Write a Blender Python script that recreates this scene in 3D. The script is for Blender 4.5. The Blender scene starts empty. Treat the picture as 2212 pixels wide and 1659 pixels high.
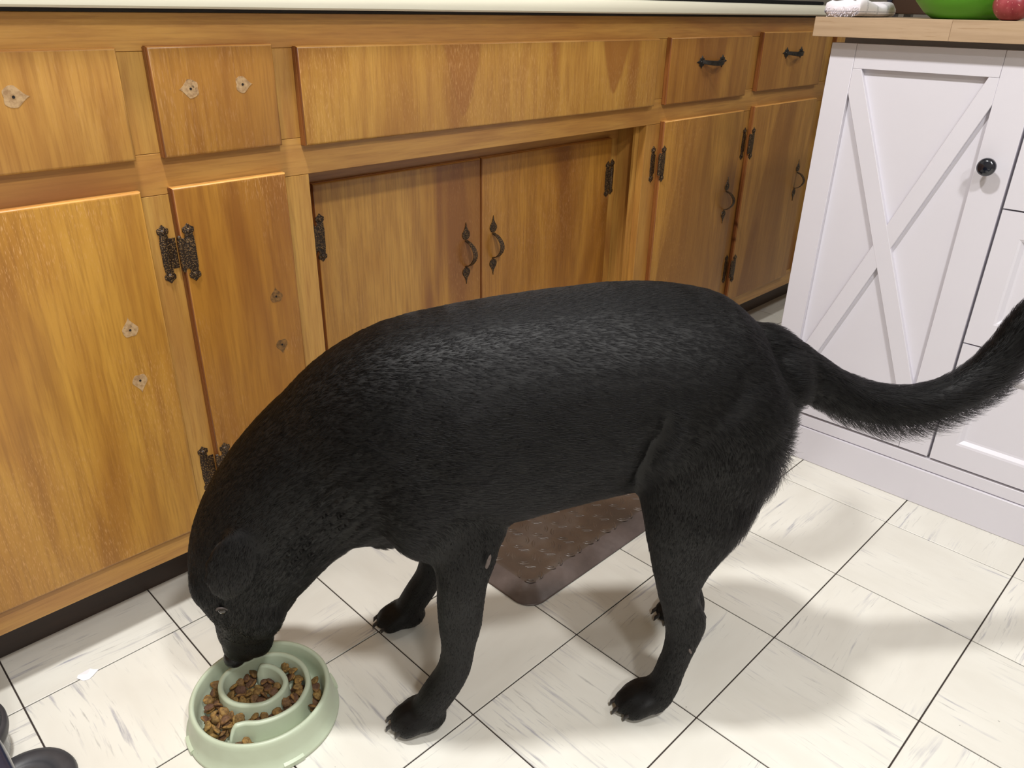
import bpy, bmesh, math, random
import numpy as np
from mathutils import Vector, Matrix, noise
random.seed(7); np.random.seed(7)
C = bpy.context.scene.collection
PI = math.pi

# ------------------------------------------------------------------ camera, light, exposure
CAM = Vector((-0.7615, -0.3642, 0.9212))
RX = Vector((0.70867559, -0.70532152, 0.01733337))
RY = Vector((-0.29884525, -0.32234011, -0.89821398))
RZ = Vector((0.63911690, 0.63136233, -0.43921656))
cd = bpy.data.cameras.new('camera'); cam = bpy.data.objects.new('camera', cd); C.objects.link(cam)
m = Matrix.Identity(4)
for r in range(3):
    m[r][0] = RX[r]; m[r][1] = -RY[r]; m[r][2] = -RZ[r]; m[r][3] = CAM[r]
cam.matrix_world = m
cd.sensor_width = 36; cd.lens = 1673.75 / 2212 * 36; cd.clip_start = 0.02
bpy.context.scene.camera = cam
W = bpy.data.worlds.new('world'); bpy.context.scene.world = W; W.use_nodes = True
W.node_tree.nodes['Background'].inputs[0].default_value = (1, 0.97, 0.93, 1)
W.node_tree.nodes['Background'].inputs[1].default_value = 0.35
def lamp(name, loc, size, power, col):
    l = bpy.data.lights.new(name, 'AREA'); l.shape = 'DISK'; l.size = size; l.energy = power; l.color = col
    o = bpy.data.objects.new(name, l); C.objects.link(o); o.location = loc; return o
lamp('ceiling_lamp_light', (-0.45, -0.95, 2.36), 0.20, 21, (1.0, 0.985, 0.97))
lamp('ceiling_lamp_light', (-0.50, 0.42, 2.36), 0.16, 25, (1.0, 0.985, 0.97))
lamp('ceiling_lamp_light', (-1.25, -1.75, 2.36), 0.24, 16, (1.0, 0.985, 0.97))
lamp('ceiling_lamp_light', (1.9, -0.55, 2.36), 0.30, 8, (1.0, 0.985, 0.97))
sc = bpy.context.scene
sc.view_settings.view_transform = 'Standard'; sc.view_settings.look = 'None'
sc.view_settings.gamma = 1; sc.view_settings.use_curve_mapping = False
sc.view_settings.exposure = 0.62

# ------------------------------------------------------------------ node helpers
def srgb(r, g, b):
    f = lambda c: (c / 255) / 12.92 if c / 255 <= 0.04045 else ((c / 255 + 0.055) / 1.055) ** 2.4
    return (f(r), f(g), f(b), 1)
class Mat:
    def __init__(s, name, rough=0.5, spec=0.5, coat=0.0, metal=0.0):
        s.m = bpy.data.materials.new(name); s.m.use_nodes = True; s.t = s.m.node_tree
        s.b = s.t.nodes['Principled BSDF']
        s.b.inputs['Roughness'].default_value = rough
        s.b.inputs['Specular IOR Level'].default_value = spec
        s.b.inputs['Coat Weight'].default_value = coat
        s.b.inputs['Metallic'].default_value = metal
    def n(s, typ, **kw):
        nd = s.t.nodes.new(typ)
        for k, v in kw.items():
            if k.startswith('i_'): nd.inputs[k[2:].replace('_', ' ')].default_value = v
            else: setattr(nd, k, v)
        return nd
    def l(s, a, b): s.t.links.new(a, b)
    def coord(s, rand=True):
        tc = s.n('ShaderNodeTexCoord')
        if not rand: return tc.outputs['Object']
        oi = s.n('ShaderNodeObjectInfo'); mu = s.n('ShaderNodeVectorMath', operation='SCALE')
        cb = s.n('ShaderNodeCombineXYZ')
        for i, k in enumerate((7.3, 11.9, 5.1)):
            mm = s.n('ShaderNodeMath', operation='MULTIPLY'); s.l(oi.outputs['Random'], mm.inputs[0]); mm.inputs[1].default_value = k
            s.l(mm.outputs[0], cb.inputs[i])
        ad = s.n('ShaderNodeVectorMath', operation='ADD'); s.l(tc.outputs['Object'], ad.inputs[0]); s.l(cb.outputs[0], ad.inputs[1])
        return ad.outputs[0]
    def mapn(s, vec, scale, rot=(0, 0, 0)):
        mp = s.n('ShaderNodeMapping'); s.l(vec, mp.inputs[0]); mp.inputs['Scale'].default_value = scale
        mp.inputs['Rotation'].default_value = rot
        return mp.outputs[0]
    def noise(s, vec, sc=1.0, detail=4, rough=0.5, dist=0.0):
        nd = s.n('ShaderNodeTexNoise'); s.l(vec, nd.inputs['Vector']); nd.inputs['Scale'].default_value = sc
        nd.inputs['Detail'].default_value = detail; nd.inputs['Roughness'].default_value = rough
        nd.inputs['Distortion'].default_value = dist
        return nd.outputs[0]
    def ramp(s, fac, stops):
        r = s.n('ShaderNodeValToRGB'); s.l(fac, r.inputs[0]); e = r.color_ramp.elements
        while len(e) < len(stops): e.new(0.5)
        for k, (p, c) in enumerate(stops):
            e[k].position = p; e[k].color = c if len(c) == 4 else (*c, 1)
        return r.outputs[0]
    def mix(s, fac, a, b, mode='MIX'):
        x = s.n('ShaderNodeMix', data_type='RGBA', blend_type=mode)
        if isinstance(fac, (int, float)): x.inputs[0].default_value = fac
        else: s.l(fac, x.inputs[0])
        for i, v in ((6, a), (7, b)):
            if isinstance(v, tuple): x.inputs[i].default_value = v
            else: s.l(v, x.inputs[i])
        return x.outputs[2]
    def math(s, op, a, b=0.0, c=None, clamp=False):
        x = s.n('ShaderNodeMath', operation=op, use_clamp=clamp)
        for i, v in ((0, a), (1, b)) + (((2, c),) if c is not None else ()):
            if isinstance(v, (int, float)): x.inputs[i].default_value = v
            else: s.l(v, x.inputs[i])
        return x.outputs[0]
    def color(s, c):
        if isinstance(c, tuple): s.b.inputs['Base Color'].default_value = c
        else: s.l(c, s.b.inputs['Base Color'])
    def bump(s, h, strength=0.3, dist=0.001):
        b = s.n('ShaderNodeBump'); b.inputs['Strength'].default_value = strength; b.inputs['Distance'].default_value = dist
        s.l(h, b.inputs['Height']); s.l(b.outputs[0], s.b.inputs['Normal'])
G0 = (0, 0, 0, 1); G1 = (1, 1, 1, 1)

def wood(name, axis, light, mid, dark, wear=0.5, flames=(), blot=0.5, rough=0.36):
    """axis: 0 grain along x, 2 grain along z; flames: (x0, z0, half_width, height, up) heartwood arches of a sheet"""
    def tn(c):
        l = .25 * c[0] + .65 * c[1] + .1 * c[2]; return tuple((q * .95 + l * .05) * k for q, k in zip(c[:3], (1.06, 1.10, .86))) + (1,)
    light, mid, dark = tn(light), tn(mid), tn(dark)
    M = Mat(name, rough=rough, spec=0.5, coat=0.15)
    M.b.inputs['Coat Roughness'].default_value = 0.35
    v = M.coord()
    al, ac = 1.0, 1.0
    def sc(a, c): return (a, c, c) if axis == 0 else (c, c, a)
    big = M.noise(M.mapn(v, sc(1.3, 6.5)), 1, 3, 0.55, 0.8)
    med = M.noise(M.mapn(v, sc(3.0, 34)), 1, 4, 0.6, 0.5)
    fine = M.noise(M.mapn(v, sc(12, 260)), 1, 3, 0.6)
    col = M.ramp(big, [(0.33, dark), (0.44, mid), (0.58, light), (0.74, mid)])
    col = M.mix(M.math('MULTIPLY', M.ramp(med, [(0.42, G0), (0.62, G1)]), 0.48), col, dark)
    dl = tuple(c * 0.80 for c in dark[:3]) + (1,)
    col = M.mix(M.math('MULTIPLY', M.ramp(fine, [(0.45, G0), (0.66, G1)]), 0.36), col, dl)
    if flames:
        ob = M.coord(False); sx = M.n('ShaderNodeSeparateXYZ'); M.l(ob, sx.inputs[0])
        wob = M.noise(M.mapn(v, (9, 9, 9)), 1, 2, 0.5)
        xw = M.math('ADD', sx.outputs[0], M.math('MULTIPLY', M.math('SUBTRACT', wob, 0.5), 0.022))
        for (x0, z0, hw, ht, up, st) in flames:
            # half width shrinks towards the tip at z0 (+/- ht)
            dz = M.math('SUBTRACT', sx.outputs[2], z0)
            if up: u = M.math('DIVIDE', M.math('SUBTRACT', ht, dz), ht)       # tip at z0+ht
            else: u = M.math('DIVIDE', M.math('ADD', dz, ht), ht)             # tip at z0-ht
            u = M.math('MAXIMUM', u, 0.0001)
            wd = M.math('MULTIPLY', M.math('POWER', u, 0.65), hw)
            dd = M.math('SUBTRACT', wd, M.math('ABSOLUTE', M.math('SUBTRACT', xw, x0)))
            mask = M.math('MULTIPLY', dd, 260.0, clamp=True)
            mask = M.math('MULTIPLY', mask, M.math('GREATER_THAN', u, 0.001))
            edge = M.math('SUBTRACT', 1.0, M.math('MULTIPLY', M.math('ABSOLUTE', dd), 260.0, clamp=True), clamp=True)
            col = M.mix(M.math('MULTIPLY', mask, st), col, dark)
            col = M.mix(M.math('MULTIPLY', M.math('MULTIPLY', edge, M.math('GREATER_THAN', u, 0.001)), 0.35 * min(1, st * 2)), col, dl)
    # worn pale scratches in patches
    scr = M.noise(M.mapn(v, sc(95, 900)), 1, 2, 0.5)
    pat = M.noise(M.mapn(v, (5, 5, 4)), 1, 3, 0.6)
    sm = M.math('MULTIPLY', M.ramp(scr, [(0.57, G0), (0.66, G1)]), M.ramp(pat, [(0.40, G0), (0.64, G1)]))
    pale = tuple(min(1, c * 1.25 + 0.10) for c in mid[:3]) + (1,)
    col = M.mix(M.math('MULTIPLY', sm, wear), col, pale)
    M.color(col)
    M.bump(fine, 0.08, 0.0006)
    M.l(M.ramp(sm, [(0, (rough,) * 3 + (1,)), (1, (0.6, 0.6, 0.6, 1))]), M.b.inputs['Roughness'])
    return M.m
AM_L, AM_M, AM_D = srgb(194, 140, 66), srgb(178, 121, 50), srgb(146, 88, 34)
MW = {}
MW['rail'] = wood('amber_wood_rail', 0, srgb(192, 140, 76), srgb(182, 128, 66), srgb(156, 100, 54), 0.1)
MW['stile'] = wood('amber_wood_stile', 2, srgb(194, 146, 78), srgb(182, 130, 64), srgb(150, 94, 46), 0.1)
MW['edge'] = wood('red_brown_edge', 2, srgb(150, 92, 46), srgb(132, 74, 34), srgb(104, 52, 22), 0.1)
MW['edge_top'] = wood('ply_top_edge_lit', 0, srgb(214, 158, 92), srgb(200, 142, 76), srgb(160, 96, 52), 0.1)  # raw ply edge, with the overhead light on door tops painted in

def simple(name, col, rough=0.5, spec=0.5, metal=0.0, coat=0.0, nscale=0, namt=0.1, bump=0.0, bs=40, bd=0.001):
    M = Mat(name, rough, spec, coat, metal)
    v = M.coord()
    if nscale:
        nz = M.noise(v, nscale, 3, 0.55)
        dk = tuple(c * (1 - namt) for c in col[:3]) + (1,)
        M.color(M.mix(M.ramp(nz, [(0.35, G0), (0.65, G1)]), dk, col))
    else: M.color(col)
    if bump: M.bump(M.noise(v, bs, 3, 0.5), bump, bd)
    return M.m
m_bronze = None
def hammered():
    M = Mat('hammered_bronze', 0.45, 0.5, 0, 0.25); v = M.coord()
    vo = M.n('ShaderNodeTexVoronoi', feature='F1'); M.l(M.mapn(v, (1, 1, 1)), vo.inputs['Vector']); vo.inputs['Scale'].default_value = 420
    nz = M.noise(v, 60, 3)
    c = M.mix(M.ramp(nz, [(0.3, G0), (0.7, G1)]), srgb(112, 84, 48), srgb(150, 116, 72))
    c = M.mix(M.ramp(vo.outputs['Distance'], [(0.15, G0), (0.5, G1)]), c, srgb(48, 34, 22))
    M.color(c); M.bump(M.math('SUBTRACT', 1.0, vo.outputs['Distance']), 0.7, 0.0012)
    return M.m
m_hinge = hammered()
m_pull = simple('dark_antique_metal', srgb(72, 58, 44), 0.42, 0.5, 0.7, nscale=90, namt=0.5, bump=0.4, bs=300)
m_strap = hammered(); m_strap.name = 'worn_strap'
m_star = simple('dark_grey_metal', srgb(62, 58, 54), 0.45, 0.5, 0.6, nscale=120, namt=0.4, bump=0.5, bs=260)
m_counter = simple('cream_laminate', srgb(238, 234, 214), 0.28, 0.5, nscale=3, namt=0.03)
m_toe = wood('dark_brown_base', 0, srgb(74, 48, 36), srgb(58, 36, 27), srgb(40, 24, 18), 0.0, rough=0.45)
m_white = simple('white_paint', srgb(216, 213, 221), 0.38, 0.45, nscale=5, namt=0.02)
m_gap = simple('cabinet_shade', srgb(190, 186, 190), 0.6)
m_knob = simple('black_knob', srgb(16, 20, 32), 0.18, 0.6, coat=0.5)
m_wall = simple('wall_paint', srgb(160, 154, 144), 0.8, 0.2, nscale=8, namt=0.03)
m_ceil = simple('ceiling_paint', srgb(214, 212, 206), 0.9, 0.1)
m_bare = None
def bare():
    M = Mat('bare_wood', 0.6); v = M.coord()
    nz = M.noise(v, 160, 4, 0.6); n2 = M.noise(v, 70, 3, 0.6)
    c = M.mix(M.ramp(nz, [(0.35, G0), (0.6, G1)]), srgb(150, 116, 78), srgb(186, 154, 112))
    c = M.mix(M.ramp(n2, [(0.60, G0), (0.66, G1)]), c, srgb(92, 70, 46))
    M.color(c); return M.m
m_bare = bare()
m_scar_dark = simple('stained_wood', srgb(138, 98, 50), 0.5, nscale=200, namt=0.55)
m_hole = simple('screw_hole', srgb(24, 16, 10), 0.9)

def tile_mat():
    M = Mat('marbled_vinyl', 0.30, 0.45); v = M.coord()
    M.b.inputs['Coat Weight'].default_value = 0.15; M.b.inputs['Coat Roughness'].default_value = 0.2
    oi = M.n('ShaderNodeObjectInfo')
    d = M.noise(M.mapn(v, (2.2, 2.2, 2.2)), 1, 2)
    vw = M.n('ShaderNodeVectorMath', operation='ADD'); M.l(v, vw.inputs[0])
    cb = M.n('ShaderNodeCombineXYZ'); M.l(M.math('MULTIPLY', d, 0.06), cb.inputs[1]); M.l(cb.outputs[0], vw.inputs[1])
    s1 = M.noise(M.mapn(vw.outputs[0], (7, 95, 20)), 1, 5, 0.62)
    s2 = M.noise(M.mapn(vw.outputs[0], (16, 190, 20)), 1, 4, 0.65)
    pt = M.noise(M.mapn(v, (5, 15, 5)), 1, 3, 0.55)
    base = M.mix(M.ramp(pt, [(0.3, G0), (0.7, G1)]), srgb(216, 213, 203), srgb(226, 224, 215))
    k1 = M.math('MULTIPLY', M.ramp(s1, [(0.56, G0), (0.70, G1)]), M.ramp(pt, [(0.47, G0), (0.62, G1)]))
    k2 = M.math('MULTIPLY', M.ramp(s2, [(0.60, G0), (0.72, G1)]), M.ramp(pt, [(0.40, G0), (0.6, G1)]))
    tone = M.mix(M.noise(v, 9, 2), srgb(140, 140, 138), srgb(150, 150, 176))
    base = M.mix(M.math('MULTIPLY', k1, 0.85), base, tone)
    base = M.mix(M.math('MULTIPLY', k2, 0.6), base, srgb(150, 148, 146))
    sp = M.noise(v, 70, 2, 0.5)
    base = M.mix(M.math('MULTIPLY', M.ramp(sp, [(0.79, G0), (0.80, G1)]), 0.5), base, srgb(90, 84, 78))
    t = M.math('MULTIPLY_ADD', oi.outputs['Random'], 0.05, 0.96)
    vv = M.n('ShaderNodeVectorMath', operation='SCALE'); M.l(base, vv.inputs[0]); M.l(t, vv.inputs['Scale'])
    M.color(vv.outputs[0]); M.bump(s1, 0.06, 0.0005)
    return M.m
m_tile = tile_mat()
m_grout = simple('dark_joint', srgb(52, 42, 38), 0.8)

# ------------------------------------------------------------------ mesh helpers
def bx(bm, x0, x1, y0, y1, z0, z1, bev=0.0, seg=1):
    t = bmesh.new(); bmesh.ops.create_cube(t, size=1)
    bmesh.ops.scale(t, vec=(x1 - x0, y1 - y0, z1 - z0), verts=t.verts)
    bmesh.ops.translate(t, vec=((x0 + x1) / 2, (y0 + y1) / 2, (z0 + z1) / 2), verts=t.verts)
    if bev: bmesh.ops.bevel(t, geom=t.edges[:], offset=bev, segments=seg, profile=0.5, affect='EDGES')
    add(bm, t)
def add(bm, t, M=None):
    if M is not None: bmesh.ops.transform(t, matrix=M, verts=t.verts)
    me = bpy.data.meshes.new('tmp'); t.to_mesh(me); t.free(); bm.from_mesh(me); bpy.data.meshes.remove(me)
def obj(name, bm, mat, parent=None, smooth=False, label=None, kind=None):
    me = bpy.data.meshes.new(name)
    if parent is not None:
        p = parent; loc = Vector((0, 0, 0)); ang = 0
        M = parent['_w'] if '_w' in parent else None
        bmesh.ops.transform(bm, matrix=Matrix([list(r) for r in M]).inverted(), verts=bm.verts) if M is not None else None
    bmesh.ops.recalc_face_normals(bm, faces=bm.faces)
    bm.to_mesh(me); bm.free()
    if smooth:
        me.polygons.foreach_set('use_smooth', [True] * len(me.polygons))
        if smooth == 'auto':
            me.set_sharp_from_angle(angle=math.radians(38))
    if isinstance(mat, (list, tuple)):
        for q in mat: me.materials.append(q)
    elif mat: me.materials.append(mat)
    o = bpy.data.objects.new(name, me); C.objects.link(o)
    if parent is not None:
        o.parent = parent
        if '_w' in parent: o['_w'] = parent['_w']
    if label: o['label'] = label
    if kind: o['kind'] = kind
    return o
def thing(name, label, cat, loc, rotz=0, group=None):
    o = bpy.data.objects.new(name, None); C.objects.link(o); o.empty_display_size = 0.05
    o.location = loc; o.rotation_euler = (0, 0, rotz); o['label'] = label; o['category'] = cat
    M = Matrix.Translation(loc) @ Matrix.Rotation(rotz, 4, 'Z')
    o['_w'] = [list(r) for r in M]
    if group: o['group'] = group
    return o
def tag(o, label, cat, group=None):
    o['label'] = label; o['category'] = cat
    if group: o['group'] = group
    return o
def centre_origin(o):
    """move a top-level mesh's origin to the bottom centre of its box"""
    v = np.empty(len(o.data.vertices) * 3); o.data.vertices.foreach_get('co', v); v = v.reshape(-1, 3)
    c = (v.min(0) + v.max(0)) / 2; c[2] = v[:, 2].min(); v -= c
    o.data.vertices.foreach_set('co', v.ravel()); o.location = c; o.data.update(); return o
def struct(name, bm, mat):
    o = obj(name, bm, mat); o['kind'] = 'structure'; return o
def prism(bm, pts, y0, y1, bev=0):
    """outline pts (x,z) extruded between y0 (front) and y1"""
    t = bmesh.new(); vs = [t.verts.new((x, y0, z)) for x, z in pts]
    f = t.faces.new(vs); r = bmesh.ops.extrude_face_region(t, geom=[f])
    bmesh.ops.translate(t, vec=(0, y1 - y0, 0), verts=[g for g in r['geom'] if isinstance(g, bmesh.types.BMVert)])
    if bev:
        ed = [e for e in t.edges if all(abs(v.co.y - y0) < 1e-6 for v in e.verts)]
        bmesh.ops.bevel(t, geom=ed, offset=bev, segments=2, profile=0.5, affect='EDGES')
    add(bm, t)
def dome(bm, c, r, axis='y', flat=0.5, seg=10):
    t = bmesh.new(); bmesh.ops.create_uvsphere(t, u_segments=seg, v_segments=6, radius=r)
    if axis == 'y': bmesh.ops.scale(t, vec=(1, flat, 1), verts=t.verts)
    elif axis == 'x': bmesh.ops.scale(t, vec=(flat, 1, 1), verts=t.verts)
    else: bmesh.ops.scale(t, vec=(1, 1, flat), verts=t.verts)
    bmesh.ops.translate(t, vec=c, verts=t.verts); add(bm, t)
def ribbon(bm, path, wdir, w, th):
    """flat strap swept along a path; wdir(i) gives the width vector"""
    t = bmesh.new(); rings = []
    n = len(path)
    for i, P in enumerate(path):
        P = Vector(P); T = (Vector(path[min(i + 1, n - 1)]) - Vector(path[max(i - 1, 0)])).normalized()
        Wd = Vector(wdir).normalized(); N = T.cross(Wd).normalized()
        ww = w[i] if isinstance(w, (list, tuple)) else w
        rings.append([t.verts.new(P + Wd * a * ww / 2 + N * b * th / 2) for a, b in ((-1, -.6), (-.8, 1), (.8, 1), (1, -.6))])
    for a, b in zip(rings[:-1], rings[1:]):
        for k in range(4): t.faces.new((a[k], a[(k + 1) % 4], b[(k + 1) % 4], b[k]))
    t.faces.new(rings[0]); t.faces.new(rings[-1][::-1]); add(bm, t)
def tubemesh(bm, path, r, seg=10):
    t = bmesh.new(); rings = []; n = len(path)
    for i, P in enumerate(path):
        P = Vector(P); T = (Vector(path[min(i + 1, n - 1)]) - Vector(path[max(i - 1, 0)])).normalized()
        A = T.cross(Vector((0, 0, 1)));
        if A.length < 0.1: A = T.cross(Vector((1, 0, 0)))
        A.normalize(); B = T.cross(A); rr = r[i] if isinstance(r, (list, tuple)) else r
        rings.append([t.verts.new(P + (A * math.cos(2 * PI * k / seg) + B * math.sin(2 * PI * k / seg)) * rr) for k in range(seg)])
    for a, b in zip(rings[:-1], rings[1:]):
        for k in range(seg): t.faces.new((a[k], a[(k + 1) % seg], b[(k + 1) % seg], b[k]))
    t.faces.new(rings[0]); t.faces.new(rings[-1][::-1]); add(bm, t)
def lathe(bm, prof, c, seg=48):
    t = bmesh.new(); rings = []
    for r, z in prof:
        rings.append([t.verts.new((c[0] + max(r, 1e-5) * math.cos(2 * PI * k / seg), c[1] + max(r, 1e-5) * math.sin(2 * PI * k / seg), z)) for k in range(seg)])
    for a, b in zip(rings[:-1], rings[1:]):
        for k in range(seg): t.faces.new((a[k], a[(k + 1) % seg], b[(k + 1) % seg], b[k]))
    bmesh.ops.remove_doubles(t, verts=t.verts, dist=2e-5); add(bm, t)

# ------------------------------------------------------------------ floor
T = 0.2286
bm = bmesh.new(); bx(bm, -2.2, 3.2, -2.6, 1.4, -0.05, -0.0022)
floor = struct('floor', bm, m_grout)
tb = bmesh.new(); bx(tb, -T / 2 + .0011, T / 2 - .0011, -T / 2 + .0011, T / 2 - .0011, -0.0022, 0.0, 0.0005)
tme = bpy.data.meshes.new('tile'); tb.to_mesh(tme); tb.free(); tme.materials.append(m_tile)
def add_tile(i, j):
    o = bpy.data.objects.new('tile', tme); C.objects.link(o); o.parent = floor
    o.location = ((i + .5) * T, -(j + .5) * T, 0)
    o.rotation_euler = (0, 0, (0 if (i + j) % 2 else PI / 2) + (PI if random.random() < .5 else 0))
for i in range(-6, 11):
    for j in range(-4, 6): add_tile(i, j)
rest = bmesh.new()
for i in range(-9, 14):
    for j in range(-6, 11):
        if not (-6 <= i < 11 and -4 <= j < 6):
            bx(rest, i * T + .0009, (i + 1) * T - .0009, -(j + 1) * T + .0009, -j * T - .0009, -0.0022, 0)
obj('outer_tiles', rest, m_tile, floor, kind='stuff')

# ------------------------------------------------------------------ room shell
def wallbox(name, *a):
    b = bmesh.new(); bx(b, *a); struct(name, b, m_wall)
wallbox('wall_back', -2.2, 3.2, 1.36, 1.44, 0, 2.42)
wallbox('wall_front', -2.2, 3.2, -2.68, -2.6, 0, 2.42)
wallbox('wall_left', -2.28, -2.2, -2.6, 1.36, 0, 2.42)
wallbox('wall_right', 3.2, 3.28, -2.6, 1.36, 0, 2.42)
b = bmesh.new(); bx(b, -2.28, 3.28, -2.68, 1.44, 2.42, 2.5); struct('ceiling', b, m_ceil)

# ------------------------------------------------------------------ wooden base cabinets
FY = 0.735; CAMX, CAMZ = CAM.x, CAM.z
cab = thing('base_cabinet', 'long worn amber wood kitchen cabinet run with hammered hinges under the cream countertop', 'cabinet', (0.2, FY, 0))
def part(name, mat, parent=None, bev=0, smooth=False, boxes=(), **k):
    b = bmesh.new()
    for q in boxes: bx(b, *q, bev)
    return obj(name, b, mat, parent or cab, smooth, **k)
XE = 1.98
part('top_rail', MW['rail'], boxes=[(-1.6, XE, FY, FY + .019, .860, .905)], bev=.0006)
part('middle_rail', MW['rail'], boxes=[(-1.6, XE, FY, FY + .019, .678, .733)], bev=.0006)
part('bottom_rail', MW['rail'], boxes=[(-1.6, -.112, FY, FY + .019, .098, .150)], bev=.0006)
part('bottom_rail', MW['rail'], boxes=[(.776, XE, FY, FY + .019, .098, .150)], bev=.0006)
for x0, x1, z0, z1 in ((-.386, -.322, .7335, .8595), (-.167, -.108, .7335, .8595), (.79, .838, .7335, .8595), (1.188, 1.247, .7335, .8595), (1.61, 1.68, .7335, .8595),
                       (-.386, -.322, .1505, .6775), (-.167, -.112, .1505, .6775), (.776, .838, .1505, .6775), (1.188, 1.255, .1505, .6775), (1.61, 1.69, .1505, .6775)):
    part('stile', MW['stile'], boxes=[(x0, x1, FY, FY + .019, z0, z1)], bev=.0004)
part('toe_kick', m_toe, boxes=[(-1.6, XE, .818, .83, 0, .1), (-1.6, XE, .813, .818, 0, .09)], bev=.001)
part('carcass', MW['rail'], boxes=[(-1.6, XE, .83, 1.355, .1, .9), (-1.6, -.15, FY + .0192, .83, .1, .15), (.8, XE, FY + .0192, .83, .1, .15)])
# recessed sink bay
part('side_panel', MW['stile'], boxes=[(.7765, .789, FY + .0195, .829, .1, .6775)])
part('side_panel', MW['stile'], boxes=[(-.125, -.1125, FY + .0195, .829, .1, .6775)])
part('recess_top_board', MW['rail'], boxes=[(-.112, .776, FY + .0195, .829, .6785, .69)])
part('recess_bottom_board', MW['rail'], boxes=[(-.112, .776, .752, .829, .098, .11)])
part('corner_post', MW['stile'], boxes=[(.763, .7763, FY + .0198, .757 + .004, .11, .678)])
part('recess_rail', MW['rail'], boxes=[(-.112, .776, .815, .829, .64, .678)])
part('recess_rail', MW['rail'], boxes=[(-.112, .776, .815, .829, .11, .15)])
part('recess_stile', MW['stile'], boxes=[(.735, .776, .8149, .8289, .15, .64)])
part('recess_stile', MW['stile'], boxes=[(-.112, -.075, .8149, .8289, .15, .64)])

def sheet(name, mat, x0, x1, z0, z1, y=FY, th=.0125, ledge=True, tilt=0.0, label=None):
    """lipped door or drawer front: rounded front edge, darker end grain edge strips"""
    yf = y - th
    k = (yf - CAM.y) / (y - CAM.y)
    b = bmesh.new()
    bx(b, x0 + .0006, x1 - .0006, yf, y - .0004, z0, z1, .0)
    ed = [e for e in b.edges if all(abs(v.co.y - yf) < 1e-6 for v in e.verts)]
    bmesh.ops.bevel(b, geom=ed, offset=.004, segments=3, profile=0.6, affect='EDGES')
    for v in b.verts: v.co.z += tilt * (v.co.x - x0)
    b.normal_update()
    for f in b.faces:
        if f.normal.z > .25: f.material_index = 2
        elif f.normal.x < -.25: f.material_index = 1
    o = obj(name, b, [mat, MW['edge'], MW['edge_top']], cab, 'auto', label=label)
    for nm, q, mm in (('side_edge', (x0 - .0006, x0 + .0008, yf + .0042, y - .0006, z0 + .001, z1 - .001), MW['edge']),
                      ('top_edge', (x0 + .001, x1 - .001, yf + .0042, y - .0006, z1 - .0008, z1 + .0006), MW['edge_top'])):
        b = bmesh.new(); bx(b, *q)
        for v in b.verts: v.co.z += tilt * (v.co.x - x0)
        obj(nm, b, mm, o)
    return o

def spear(L, w, n=5):
    """one half (right side) of a leaf bar outline with ball and spear tip; L total length"""
    h = L / 2
    return [(w * .50, 0), (w * .52, h * .35), (w * .42, h * .62), (w * .40, h * .66), (w * .58, h * .72), (w * .60, h * .78),
            (w * .58, h * .85), (w * .30, h * .90), (w * .16, h * .95), (0, h)]
def leaf_outline(cx, cz, L, w, plate=None):
    r = spear(L, w)
    pts = [(x, z) for x, z in r] + [(-x, z) for x, z in r[::-1][1:]] + [(-x, -z) for x, z in r[1:]] + [(x, -z) for x, z in r[::-1][1:-1]]
    return [(cx + x, cz + z) for x, z in pts]
def hinge(parent, xs, xd, cz, L=.085, ys=FY, yd=FY - .0125, right=False):
    """H hinge: narrow leaf on the stile at xs, wide leaf on the door at xd, barrel between"""
    b = bmesh.new()
    prism(b, leaf_outline(xs, cz, L, .0138), ys - .0016, ys - .0001, .0004)
    prism(b, leaf_outline(xd, cz, L, .0142), yd - .0016, yd - .0001, .0004)
    s = 1 if xd > xs else -1
    xb = xd - s * .0125 if not right else xd - s * .011
    bx(b, min(xd - s * .006, xb), max(xd - s * .006, xb), yd - .0018, yd - .0003, cz - .022, cz + .022, .0003)
    t = bmesh.new(); bmesh.ops.create_cone(t, cap_ends=True, segments=10, radius1=.0034, radius2=.0034, depth=.046)
    bmesh.ops.translate(t, vec=(xb - s * .002, yd - .001, cz), verts=t.verts); add(b, t)
    x0, x1 = sorted((xs, xb - s * .003)); bx(b, x0, x1, ys - .0013, ys - .0002, cz - .022, cz + .022, .0003)
    for e in (-1, 1):
        dome(b, (xs, ys - .0018, cz + e * L * .375), .0042, 'y', .6); dome(b, (xd, yd - .0018, cz + e * L * .375), .0042, 'y', .6)
        dome(b, (xb - s * .002, yd - .001, cz + e * .024), .0030, 'y', 1)
    return obj('hinge', b, m_hinge, parent, 'auto', label='hammered bronze H hinge with spear tips')
def teardrop(cx, cz, L, w, up=1, n=14):
    """round plate at the base, pointed tip at L; anchored at the ball end"""
    pts = []
    R = w / 2; c = R
    for k in range(n + 1):
        a = -PI / 2 - PI * .80 + 0 + (2 * PI * .80) * k / n
        pts.append((R * math.cos(a + 0), c + R * math.sin(a)))
    # curve in to the tip
    x0, z0 = pts[-1]
    tip = [(x0 * .62, z0 + (L - z0) * .22), (x0 * .30, z0 + (L - z0) * .48), (x0 * .13, z0 + (L - z0) * .8), (0, L)]
    out = pts + [(x, z) for x, z in tip] + [(-x, z) for x, z in tip[::-1][1:]]
    return [(cx + x, cz + up * z) for x, z in out]
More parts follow.
